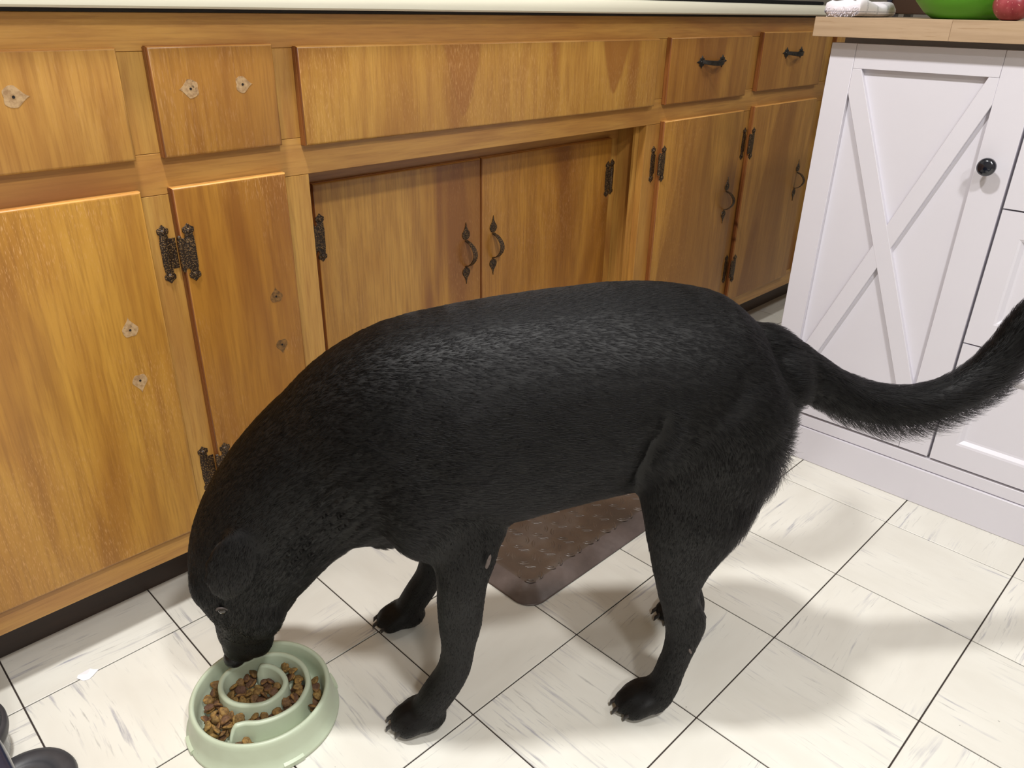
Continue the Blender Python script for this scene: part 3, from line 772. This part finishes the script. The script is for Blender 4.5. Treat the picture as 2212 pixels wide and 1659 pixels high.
for q in range(7):
    t = bmesh.new(); bmesh.ops.create_icosphere(t, subdivisions=3, radius=1)
    for v in t.verts:
        x, y, z = v.co; a = math.atan2(y, x); rho = math.hypot(x, y)
        s = 1 + .10 * math.cos(3 * a + q) + .05 * noise.noise(Vector((x * 1.8 + q * 5, y * 1.8, z * 1.8)))
        s *= 1 + .12 * noise.noise(v.co * 2.5 + Vector((q * 9, 0, 0)))
        zz = z * (.46 + .05 * (q % 3)) + .18 * math.exp(-(rho / .5) ** 2) * (-1 if z > 0 else .2) * (q % 2) + .22 * x * x * (q % 3 - 1)
        v.co = Vector((x * s * .0074, y * s * (.0060 + .0004 * (q % 3)), zz * .0062))
    me = bpy.data.meshes.new('kibble'); t.to_mesh(me); t.free(); me.materials.append(m_kib)
    me.polygons.foreach_set('use_smooth', [True] * len(me.polygons)); kmesh.append(me)
POLY = [('left side', [(-.5097, .4995), (-.4836, .5098), (-.4779, .5021), (-.4881, .4786), (-.4915, .4583), (-.4917, .4396), (-.4873, .4251), (-.5061, .4211), (-.5197, .4243), (-.5246, .451), (-.522, .473)], 3, 'outer channel left of the spiral'),
        ('front', [(-.4917, .4396), (-.4785, .4395), (-.4436, .4163), (-.421, .4096), (-.4104, .4036), (-.4128, .3995), (-.4401, .3982), (-.4648, .4075), (-.4804, .4205), (-.488, .4237)], 3, 'curved channel in front of the inner ring'),
        ('right', [(-.3921, .4876), (-.3767, .4753), (-.3754, .4474), (-.3841, .4231), (-.3981, .4072), (-.4129, .4017), (-.4202, .411), (-.413, .4283), (-.3999, .4383), (-.3903, .4523), (-.3926, .4736)], 3, 'channel right of the inner ring'),
        ('centre', [(-.4552, .5147), (-.4383, .5175), (-.4167, .504), (-.4038, .4772), (-.4032, .4553), (-.4126, .4414), (-.4309, .4366), (-.4499, .4374), (-.4651, .4499), (-.4736, .4647), (-.4734, .4865), (-.4676, .5036)], 2, 'innermost ring of the spiral'),
        ('far right', [(-.3703, .4213), (-.3554, .4139), (-.3664, .3991), (-.3779, .3833), (-.3894, .3768), (-.4014, .3713), (-.3982, .3789)], 2, 'narrow outer channel at the right rim'),
        ('near', [(-.5087, .4058), (-.4886, .3902), (-.4915, .3823), (-.5118, .4021)], 2, 'empty outer channel behind the front rim')]
GAP = [(-.4476, .4981), (-.45, .4707), (-.4415, .458), (-.4436, .4804), (-.442, .5021)]
def inside(x, y, P):
    r = False; j = len(P) - 1
    for i in range(len(P)):
        if (P[i][1] > y) != (P[j][1] > y) and x < (P[j][0] - P[i][0]) * (y - P[i][1]) / (P[j][1] - P[i][1]) + P[i][0]: r = not r
        j = i
    return r
kn = 0
for nm, P, layers, txt in POLY:
    P = [(x + .002, y + .002) for x, y in P]
    xs_ = [q[0] for q in P]; ys_ = [q[1] for q in P]
    for ly in range(layers):
        pts = []
        for _ in range(2600):
            x, y = random.uniform(min(xs_), max(xs_)), random.uniform(min(ys_), max(ys_))
            if not inside(x, y, P) or (nm == 'centre' and inside(x, y, GAP)): continue
            if min(np.hypot(ridge[:, 0] - x, ridge[:, 1] - y)) < .0092: continue
            if math.hypot(x - BX, y - BY) > (.0745, .0765, .0775)[ly]: continue
            if any(math.hypot(x - a, y - c) < (.0098, .0104, .0125)[ly] for a, c in pts): continue
            pts.append((x, y))
        for x, y in pts:
            o = bpy.data.objects.new('kibble', random.choice(kmesh)); C.objects.link(o)
            o.location = (x, y, .0135 + .0078 * ly + random.uniform(0, .002))
            tl = .35 if ly == 0 else .95
            o.rotation_euler = (random.uniform(-tl, tl), random.uniform(-tl, tl), random.uniform(0, 6.28))
            s = random.uniform(.86, 1.08); o.scale = (s, s, s)
            o['label'] = 'brown dry kibble piece in the ' + txt; o['category'] = 'kibble'; o['group'] = 'kibble in the ' + txt; kn += 1
print('kibble', kn)

# ------------------------------------------------------------------ paper scrap, machine in the corner
b = bmesh.new(); t = bmesh.new(); pts = []
for k in range(11):
    a = 2 * PI * k / 11; r = .0075 + .004 * random.random(); pts.append(t.verts.new((-.5985 + 1.5 * r * math.cos(a), .686 + r * math.sin(a), .0004 + .0016 * random.random())))
c0 = t.verts.new((-.5985, .686, .0028))
for k in range(11): t.faces.new((pts[k], pts[(k + 1) % 11], c0))
r_ = bmesh.ops.extrude_face_region(t, geom=t.faces[:]); bmesh.ops.translate(t, vec=(0, 0, -.0003), verts=[g for g in r_['geom'] if isinstance(g, bmesh.types.BMVert)])
add(b, t); o = obj('paper_scrap', b, simple('white_paper', srgb(240, 236, 240), .7), None); centre_origin(o); tag(o, 'tiny white scrap of paper on the floor tile joint by the cabinet', 'paper')

vac = thing('vacuum_cleaner', 'dark grey and navy plastic floor machine with clear bin at the frame corner', 'vacuum', (-.77, .60, 0))
m_dg = simple('dark_grey_plastic', srgb(62, 62, 66), .45, nscale=60, namt=.15); m_navy = simple('navy_gloss_plastic', srgb(40, 46, 66), .2, coat=.5)
M = Mat('clear_bin', .12, .5); M.b.inputs['Transmission Weight'].default_value = .85; M.color(srgb(190, 196, 200)); m_clear = M.m
b = bmesh.new(); lathe(b, [(.001, .002), (.050, .002), (.0565, .004), (.0585, .010), (.0560, .0165), (.048, .020), (.036, .0205), (.033, .018), (.030, .0165), (.001, .0165)], (-.722, .533), 48); obj('foot', b, m_dg, vac, True)
b = bmesh.new(); lathe(b, [(.016, .0166), (.0225, .0166), (.0215, .021), (.012, .023), (.001, .0235)], (-.722, .533), 32); obj('foot_cap', b, simple('grey_rubber', srgb(86, 84, 82), .6), vac, True)
b = bmesh.new(); lathe(b, [(.001, .002), (.064, .002), (.067, .01), (.067, .12), (.064, .125), (.064, .012), (.001, .010)], (-.782, .637), 48); obj('clear_bin', b, m_clear, vac, True)
b = bmesh.new(); lathe(b, [(.0672, .040), (.0715, .041), (.073, .046), (.073, .054), (.0715, .058), (.0672, .059)], (-.782, .637), 64)
bmesh.ops.recalc_face_normals(b, faces=b.faces); obj('bin_ring', b, m_dg, vac, True)
b = bmesh.new(); tubemesh(b, [(-.790, .672, .175), (-.768, .640, .145), (-.752, .590, .100), (-.746, .540, .084), (-.744, .490, .080), (-.744, .42, .080)], [.019, .019, .019, .0185, .018, .018], 20); obj('handle_bar', b, m_navy, vac, True)

# ------------------------------------------------------------------ the dog (local frame: x forward, y to its left side, z up)
dog = thing('dog', 'black short-haired dog standing with head down eating from the green bowl', 'dog', (.043, .105, 0), math.atan2(.634, -.773))
def crx(S, sub):
    return catmull(S, sub)
TUBES = []      # (points, radii, hair length, hair direction sign) kept for the coat
dbm = bmesh.new()
def limb(S, hair=.008, sub=4, seg=22, flow=1, expo=2.0, splay=.30, register=True):
    """S rows: x, y, z, half width (sideways), half height (in the bending plane). flow 1: hair lies from first to last row"""
    A = crx(S, sub); n = len(A); t = bmesh.new(); rings = []
    for i in range(n):
        P = Vector(A[i][:3]); T = (Vector(A[min(i + 1, n - 1)][:3]) - Vector(A[max(i - 1, 0)][:3])).normalized()
        Y = Vector((0, 1, 0)); Wd = (Y - T * Y.dot(T))
        if Wd.length < .2: Wd = Vector((0, 0, 1)).cross(T)
        Wd.normalize(); H = T.cross(Wd)
        w, h = max(A[i][3], .001), max(A[i][4], .001); ring = []
        for k in range(seg):
            a = 2 * PI * k / seg; ca, sa = math.cos(a), math.sin(a)
            ring.append(t.verts.new(P + Wd * w * math.copysign(abs(ca) ** (2 / expo), ca) + H * h * math.copysign(abs(sa) ** (2 / expo), sa)))
        rings.append(ring)
    for a_, c_ in zip(rings[:-1], rings[1:]):
        for k in range(seg): t.faces.new((a_[k], a_[(k + 1) % seg], c_[(k + 1) % seg], c_[k]))
    for ring, s in ((rings[0], -1), (rings[-1], 1)):
        c = sum((v.co for v in ring), Vector()) / seg; o = c
        if len(ring) > 2:
            i0 = 0 if s < 0 else n - 1; j0 = 1 if s < 0 else n - 2
            dirn = (Vector(A[i0][:3]) - Vector(A[j0][:3])).normalized(); rad = min(A[i0][3], A[i0][4])
            prev = ring
            for q in (.45, .8):
                nr = [t.verts.new(c + (v.co - c) * math.sqrt(1 - q * q) + dirn * rad * q) for v in ring]
                for k in range(seg): t.faces.new((prev[k], prev[(k + 1) % seg], nr[(k + 1) % seg], nr[k]))
                prev = nr
            apex = t.verts.new(c + dirn * rad)
            for k in range(seg): t.faces.new((prev[k], prev[(k + 1) % seg], apex))
    bmesh.ops.recalc_face_normals(t, faces=t.faces)
    add(dbm, t)
    if register: TUBES.append((A[:, :3], (A[:, 3] + A[:, 4]) / 2, hair, flow, splay))
def blob(c, r, rot=(0, 0, 0), hair=None):
    t = bmesh.new(); bmesh.ops.create_icosphere(t, subdivisions=3, radius=1)
    from mathutils import Euler
    add(dbm, t, Matrix.Translation(c) @ Euler(rot).to_matrix().to_4x4() @ Matrix.Diagonal((*r, 1)))
# trunk, rump to neck base (hair lies head -> tail, so flow -1)
limb([(-.112, 0, .495, .050, .052), (-.090, 0, .486, .084, .086), (-.048, 0, .480, .104, .116), (.010, 0, .480, .116, .132), (.080, 0, .482, .118, .137), (.150, 0, .474, .121, .139),
      (.220, 0, .461, .125, .143), (.290, 0, .445, .127, .147), (.355, 0, .430, .122, .146), (.410, 0, .408, .110, .136), (.450, 0, .387, .096, .122)], .011, flow=-1, sub=3, seg=32, expo=2.15)
# neck and skull (hair from nose end back up)
limb([(.405, 0, .425, .098, .114), (.456, 0, .392, .094, .110), (.503, 0, .351, .088, .104), (.541, 0, .309, .083, .097), (.570, 0, .264, .079, .090), (.588, 0, .220, .075, .080),
      (.5935, 0, .184, .069, .066), (.596, 0, .158, .058, .052)], .009, flow=-1, sub=3, seg=28, expo=2.1)
# muzzle
limb([(.594, 0, .186, .058, .054), (.602, 0, .152, .044, .045), (.608, 0, .124, .037, .040), (.612, 0, .102, .034, .036), (.616, 0, .090, .030, .029)], .0035, flow=-1, sub=3, seg=24, expo=2.3)
blob((.594, .018, .112), (.028, .019, .034)); blob((.594, -.018, .112), (.028, .019, .034))          # flews
for s in (1, -1):
    blob((.624, .030 * s, .190), (.024, .022, .024))            # brows
    blob((.572, .050 * s, .190), (.034, .026, .048))            # cheeks
    blob((.640, .018 * s, .225), (.022, .040, .045))            # forehead
    # ears: flattened flaps hanging beside the skull
    e = [(.562, .068 * s, .332, .016, .018), (.572, .080 * s, .318, .0110, .027), (.582, .088 * s, .298, .0080, .033), (.591, .091 * s, .276, .0065, .030), (.596, .089 * s, .257, .0055, .021), (.596, .086 * s, .246, .004, .010)]
    limb(e, .0065, sub=3, seg=16, flow=1, expo=2.0)
# haunches and shoulders
for s, dx in ((1, 0), (-1, 0)):
    blob((-.018, .066 * s, .435), (.090, .060, .118), (0, -.15, 0))
    blob((.345, .075 * s, .405), (.075, .052, .125), (0, .12, 0))
    blob((.300, .060 * s, .330), (.060, .050, .062), (0, 0, 0))
# front legs
def foreleg(y, dx, s):
    limb([(.318 + dx * .2, y * .62, .400, .040, .066), (.306 + dx * .4, y * .78, .345, .040, .060), (.297 + dx * .6, y * .90, .300, .036, .046), (.2985 + dx, y, .262, .031, .034), (.3010 + dx, y, .225, .0275, .0315),
          (.3020 + dx, y, .190, .0250, .0295), (.3050 + dx, y, .150, .0235, .0235), (.3090 + dx, y, .118, .0240, .0225), (.317 + dx, y, .094, .0245, .0225), (.330 + dx, y, .070, .0250, .0230), (.344 + dx, y, .046, .026, .022), (.352 + dx, y, .034, .025, .020)], .0055, flow=1, sub=3)
    paw(.350 + dx, y, .84)
def paw(x, y, k):
    blob((x + .002, y, .024), (.036 * k, .031 * k, .023))
    for q, (ox, oy) in enumerate(((.022, -.021), (.038, -.0080), (.038, .0080), (.022, .021))):
        ox *= k; oy *= k * 1.1
        limb([(x + ox - .022, y + oy * .85, .029, .011, .013), (x + ox - .006, y + oy, .0255, .0118, .014), (x + ox + .008, y + oy * 1.06, .0165, .0112, .0125), (x + ox + .013, y + oy * 1.07, .0125, .0095, .0100)], .004, sub=2, seg=12, flow=1)
        CLAWS.append((x + ox + .018, y + oy * 1.08, .0120))
CLAWS = []
foreleg(.091, .003, 1); foreleg(-.112, .034, -1)
def hindleg(y, dx, s):
    rows = [(-.012, .62, .455, .052, .094, .15), (-.004, .80, .405, .052, .090, .25), (.000, .90, .368, .047, .080, .35), (.004, 1, .335, .041, .068, .45), (.0085, 1, .298, .035, .055, .55), (.0125, 1, .258, .029, .0395, .38),
            (.0120, 1, .222, .0255, .0290, .30), (.0050, 1, .192, .0235, .0265, .27), (-.0040, 1, .165, .0235, .0290, .30), (-.0035, 1, .138, .0230, .0245, .45), (.0010, 1, .108, .0215, .0205, .58), (.0070, 1, .080, .0215, .0200, .70), (.013, 1, .052, .0230, .0210, .84), (.022, 1, .034, .026, .024, .95)]
    limb([(x + dx * f_, y * m_, z, w, h) for x, m_, z, w, h, f_ in rows], .007, flow=1, sub=3)
    paw(.030 + dx, y, .84)
hindleg(.087, 0, 1); hindleg(-.094, -.110, -1)
# tail
TS = [(-.050, 0, .530, .034, .040), (-.090, 0, .524, .033, .040), (-.145, 0, .499, .029, .032), (-.195, .0, .470, .027, .0285), (-.250, .0, .450, .026, .028), (-.305, .0, .443, .025, .028), (-.360, 0, .455, .024, .028), (-.402, 0, .483, .023, .030), (-.430, 0, .522, .021, .031), (-.446, 0, .566, .019, .027), (-.462, 0, .600, .015, .018), (-.460, 0, .635, .010, .011)]
limb(TS, .016, sub=3, seg=20, flow=1, splay=.45)
blob((.28, 0, .342), (.09, .075, .045)); blob((.40, 0, .315), (.055, .055, .055))
me = bpy.data.meshes.new('shape'); dbm.to_mesh(me); dbm.free()
tmp = bpy.data.objects.new('shape', me); C.objects.link(tmp)
md = tmp.modifiers.new('r', 'REMESH'); md.mode = 'VOXEL'; md.voxel_size = .0042
md = tmp.modifiers.new('s', 'SMOOTH'); md.factor = .5; md.iterations = 14
dg = bpy.context.evaluated_depsgraph_get(); ev = tmp.evaluated_get(dg)
body_me = bpy.data.meshes.new_from_object(ev); body_me.name = 'dog_body'
bpy.data.objects.remove(tmp)
V = np.empty(len(body_me.vertices) * 3); body_me.vertices.foreach_get('co', V); V = V.reshape(-1, 3)
# wrinkles at the throat and small muscle relief
def bumpf(c, r, amp, d):
    q = np.exp(-(((V - c) / r) ** 2).sum(1)); V[:] += q[:, None] * amp * np.array(d)
bumpf((.085, .115, .385), (.030, .05, .060), -.010, (0, 1, 0))      # flank hollow
bumpf((.068, .117, .485), (.010, .05, .022), -.007, (0, 1, 0)); bumpf((.080, .113, .452), (.010, .05, .022), -.010, (0, 1, 0)); bumpf((.087, .100, .418), (.011, .05, .022), -.010, (0, 1, 0))
bumpf((.102, .112, .440), (.014, .05, .035), .005, (0, 1, 0)); bumpf((.050, .11, .45), (.018, .05, .05), .004, (0, 1, 0))
bumpf((.230, .12, .43), (.05, .06, .10), -.003, (0, 1, 0))
bumpf((.300, .12, .43), (.03, .06, .09), .004, (0, 1, 0))
def folds(c, r, amp, wl, ax):
    q = np.exp(-(((V - c) / r) ** 2).sum(1)); ph = (V @ np.array(ax)) * 2 * np.pi / wl + 1.2 * np.sin(V[:, 0] * 45 + V[:, 2] * 30)
    V[:] += (q * amp * (1 - np.abs(np.sin(ph)) ** .6 * 1.4))[:, None] * np.sign(V[:, 1:2]) * np.array((0, 1, 0))
folds((.495, .09, .300), (.032, .05, .045), .0095, .030, (.80, 0, .60))
folds((.455, .09, .350), (.035, .05, .060), .0070, .036, (.75, 0, .66))
folds((.515, -.09, .300), (.04, .05, .05), .004, .030, (.80, 0, .60))
V[:, 2] = np.maximum(V[:, 2], .0008)
body_me.vertices.foreach_set('co', V.ravel()); body_me.update()
body_me.polygons.foreach_set('use_smooth', [True] * len(body_me.polygons))
M = Mat('black_skin', .55, .3); vv = M.coord(False); nn = M.noise(M.mapn(vv, (60, 60, 60)), 1, 3)
M.color(M.mix(nn, srgb(5, 5, 6), srgb(9, 8, 8))); m_skin = M.m
body_me.materials.append(m_skin)
body = bpy.data.objects.new('body', body_me); C.objects.link(body); body.parent = dog
print('dog verts', len(V))
from mathutils.bvhtree import BVHTree
bvh = BVHTree.FromObject(body, bpy.context.evaluated_depsgraph_get())
def dpart(name, bm_, mat, label=None, smooth=True):
    bmesh.ops.recalc_face_normals(bm_, faces=bm_.faces); me = bpy.data.meshes.new(name); bm_.to_mesh(me); bm_.free(); me.materials.append(mat)
    me.polygons.foreach_set('use_smooth', [True] * len(me.polygons)); o = bpy.data.objects.new(name, me); C.objects.link(o); o.parent = dog
    if label: o['label'] = label
    return o
m_claw = simple('claw', srgb(40, 36, 36), .35, .5)
for (x, y, z) in CLAWS:
    b = bmesh.new(); tubemesh(b, [(x - .010, y, z + .004), (x - .001, y, z + .0035), (x + .006, y, z - .002), (x + .0085, y, z - .009)], [.0042, .0038, .0028, .0008], 8); dpart('claw', b, m_claw)
# nose, eyes
b = bmesh.new()
t = bmesh.new(); bmesh.ops.create_icosphere(t, subdivisions=3, radius=1)
add(b, t, Matrix.Translation((.630, 0, .063)) @ Matrix.Diagonal((.0165, .019, .014, 1)))
dpart('nose', b, simple('black_nose', srgb(22, 22, 26), .38, .5, bump=.5, bs=500))
m_eye = simple('dark_eye', srgb(26, 16, 10), .08, .6, coat=.6); m_lid = simple('eyelid_highlight', srgb(84, 76, 74), .5)  # lid is grey because its highlight is put into the base colour
for s in (1, -1):
    hit = bvh.ray_cast(Vector((.611, .2 * s, .2115)), Vector((0, -s, 0)))[0] or Vector((.611, .07 * s, .2115))
    b = bmesh.new(); dome(b, hit + Vector((0, -.0030 * s, 0)), .0068, 'y', .9, 16); dpart('eye', b, m_eye)
    b = bmesh.new(); pts = [hit + Vector((.0072 * math.cos(a), .0022 * s - .0012 * abs(math.cos(a)) * s, .0058 * math.sin(a) + .0005)) for a in [(.02 + .96 * k / 10) * PI for k in range(11)]]
    tubemesh(b, pts, [.0005] + [.0015] * 9 + [.0005], 6); dpart('eyelid', b, m_lid)

# worn pale patch on the elbow, small one on the hock
m_cal = simple('elbow_callus', srgb(104, 93, 88), .7, nscale=300, namt=.35)
for (c, nrm, ax, L_, W_) in (((.2700, .1140, .3045), (-.54, .84, .06), (.35, .15, -.9), .010, .0030), ((-.0054, .1150, .137), (0, 1, 0), (.4, 0, .9), .005, .0016)):
    nv = Vector(nrm).normalized(); av = (Vector(ax) - nv * Vector(ax).dot(nv)).normalized(); bv = nv.cross(av)
    MM = Matrix((( av.x * L_, bv.x * W_, nv.x * .0015, c[0]), (av.y * L_, bv.y * W_, nv.y * .0015, c[1]), (av.z * L_, bv.z * W_, nv.z * .0015, c[2]), (0, 0, 0, 1)))
    b = bmesh.new(); t = bmesh.new(); bmesh.ops.create_icosphere(t, subdivisions=3, radius=1)
    for v in t.verts: v.co *= 1 + .25 * noise.noise(v.co * 1.7)
    add(b, t, MM); dpart('callus', b, m_cal, 'pale bare patch of skin')
# ---- coat
def coat(count, name='fur'):
    me = body_me; me.calc_loop_triangles(); nt = len(me.loop_triangles)
    ti = np.empty(nt * 3, dtype=np.int32); me.loop_triangles.foreach_get('vertices', ti); ti = ti.reshape(-1, 3)
    no = np.empty(len(me.vertices) * 3); me.vertices.foreach_get('normal', no); no = no.reshape(-1, 3)
    # per vertex flow and length
    seg_a, seg_d, seg_r, seg_l, seg_s = [], [], [], [], []
    for pts, rad, hl, fl_, sp_ in TUBES:
        d_ = np.diff(pts, axis=0); ln = np.linalg.norm(d_, axis=1, keepdims=True); d_ = d_ / np.maximum(ln, 1e-6) * fl_
        seg_a.append((pts[:-1] + pts[1:]) / 2); seg_d.append(d_); seg_r.append((rad[:-1] + rad[1:]) / 2); seg_l.append(np.full(len(d_), hl)); seg_s.append(np.full(len(d_), sp_))
    A, D, Rr, L, S = map(np.concatenate, (seg_a, seg_d, seg_r, seg_l, seg_s))
    flow = np.zeros_like(V); ln = np.zeros(len(V)); spl = np.zeros(len(V))
    for i in range(0, len(V), 4000):
        q = V[i:i + 4000]; dist = np.linalg.norm(q[:, None] - A[None], axis=2) - Rr[None]
        w = np.exp(-np.maximum(dist + .02, 0) / .010) ; w /= w.sum(1, keepdims=True) + 1e-12
        flow[i:i + 4000] = w @ D; ln[i:i + 4000] = w @ L; spl[i:i + 4000] = w @ S
    x, y, z = V.T
    g = lambda c, r: np.exp(-(((V - np.array(c)) / np.array(r)) ** 2).sum(1))
    under_tail = (x < -.11) * np.clip(-no[:, 2], 0, 1)
    ln = ln + .034 * under_tail * np.clip((-.17 - x) / .09, 0, 1)
    ln += .022 * g((-.105, .06, .40), (.04, .12, .10)) + .016 * g((-.07, .09, .31), (.04, .07, .07))      # breeches
    ln += .012 * g((-.085, 0, .57), (.035, .05, .03))                                                  # tuft at tail root
    ln += .008 * g((.46, 0, .27), (.08, .08, .05)) + .006 * g((.10, 0, .31), (.07, .08, .03))         # throat, belly
    ln += .006 * g((.55, 0, .42), (.07, .05, .07)); ln -= .0045 * g((.49, .09, .31), (.06, .08, .08))
    flow[:, 2] -= .25 * (z > .2) * (np.abs(no[:, 2]) < .8) * (x < .45)
    flow = np.where((under_tail > .2)[:, None], flow + np.array((-.3, 0, -.9)) * under_tail[:, None], flow)
    flow -= no * (flow * no).sum(1, keepdims=True); flow /= np.linalg.norm(flow, axis=1, keepdims=True) + 1e-9
    spl = spl + .35 * under_tail + .40 * g((-.105, .06, .38), (.04, .12, .14))
    P0, P1, P2 = V[ti[:, 0]], V[ti[:, 1]], V[ti[:, 2]]; ar = np.linalg.norm(np.cross(P1 - P0, P2 - P0), axis=1)
    tri_len = ln[ti].mean(1); wgt = ar / np.sqrt(np.maximum(tri_len, .003)); wgt[P0[:, 2] < .004] = 0
    rng = np.random.RandomState(3)
    pick = rng.choice(nt, size=count, p=wgt / wgt.sum())
    r1 = np.sqrt(rng.rand(count)); r2 = rng.rand(count); bc = np.stack([1 - r1, r1 * (1 - r2), r1 * r2], 1)[:, :, None]
    tv = ti[pick]
    root = (V[tv] * bc).sum(1); nn_ = (no[tv] * bc).sum(1); nn_ /= np.linalg.norm(nn_, axis=1, keepdims=True); ff = (flow[tv] * bc).sum(1)
    ll = (ln[tv] * bc[:, :, 0]).sum(1) * rng.uniform(.65, 1.15, count); ss = (spl[tv] * bc[:, :, 0]).sum(1)
    # clumps and swirl: low frequency waves through the coat
    w1 = np.sin(root[:, 0] * 95 + 3 * np.sin(root[:, 2] * 60) + root[:, 1] * 40) ; w2 = np.sin(root[:, 2] * 130 + 2.5 * np.sin(root[:, 0] * 70))
    side = np.cross(nn_, ff)
    ff = ff + side * (.07 * w1 + .06 * w2)[:, None] + rng.normal(0, .07, (count, 3))
    ff -= nn_ * (ff * nn_).sum(1, keepdims=True); ff /= np.linalg.norm(ff, axis=1, keepdims=True) + 1e-9
    lift = np.clip(ss * rng.uniform(.75, 1.25, count) + .03 * w1, .06, 1.0)
    K = 5; pos = np.empty((count, K, 3), dtype=np.float32)
    p = root - nn_ * .0006; pos[:, 0] = p
    for k in range(1, K):
        a = lift * (1.25 - .28 * k); dv = ff * np.cos(a)[:, None] + nn_ * np.sin(a)[:, None] + np.array((0, 0, -.10)) * k / K
        p = p + dv * (ll / (K - 1))[:, None]; pos[:, k] = p
    pos[:, :, 2] = np.maximum(pos[:, :, 2], .0006)
    hc = bpy.data.hair_curves.new(name); hc.add_curves([K] * count)
    hc.points.foreach_set('position', pos.ravel())
    rad = np.tile(np.array([.00018, .00017, .00015, .00010, .00004], dtype=np.float32), count) * np.repeat(rng.uniform(.8, 1.25, count), K).astype(np.float32)
    at = hc.attributes.get('radius') or hc.attributes.new('radius', 'FLOAT', 'POINT'); at.data.foreach_set('value', rad)
    o = bpy.data.objects.new(name, hc); C.objects.link(o); o.parent = dog; o['kind'] = 'stuff'
    mm = bpy.data.materials.new('black_coat'); mm.use_nodes = True; nt_ = mm.node_tree; nt_.nodes.clear()
    out = nt_.nodes.new('ShaderNodeOutputMaterial'); h = nt_.nodes.new('ShaderNodeBsdfHairPrincipled'); h.parametrization = 'COLOR'
    h.inputs['Color'].default_value = (.004, .0038, .0042, 1); h.inputs['Roughness'].default_value = .26; h.inputs['Radial Roughness'].default_value = .5
    h.inputs['Random Roughness'].default_value = .2; h.inputs['IOR'].default_value = 1.26
    nt_.links.new(h.outputs[0], out.inputs[0]); hc.materials.append(mm)
    return o
coat(300000)
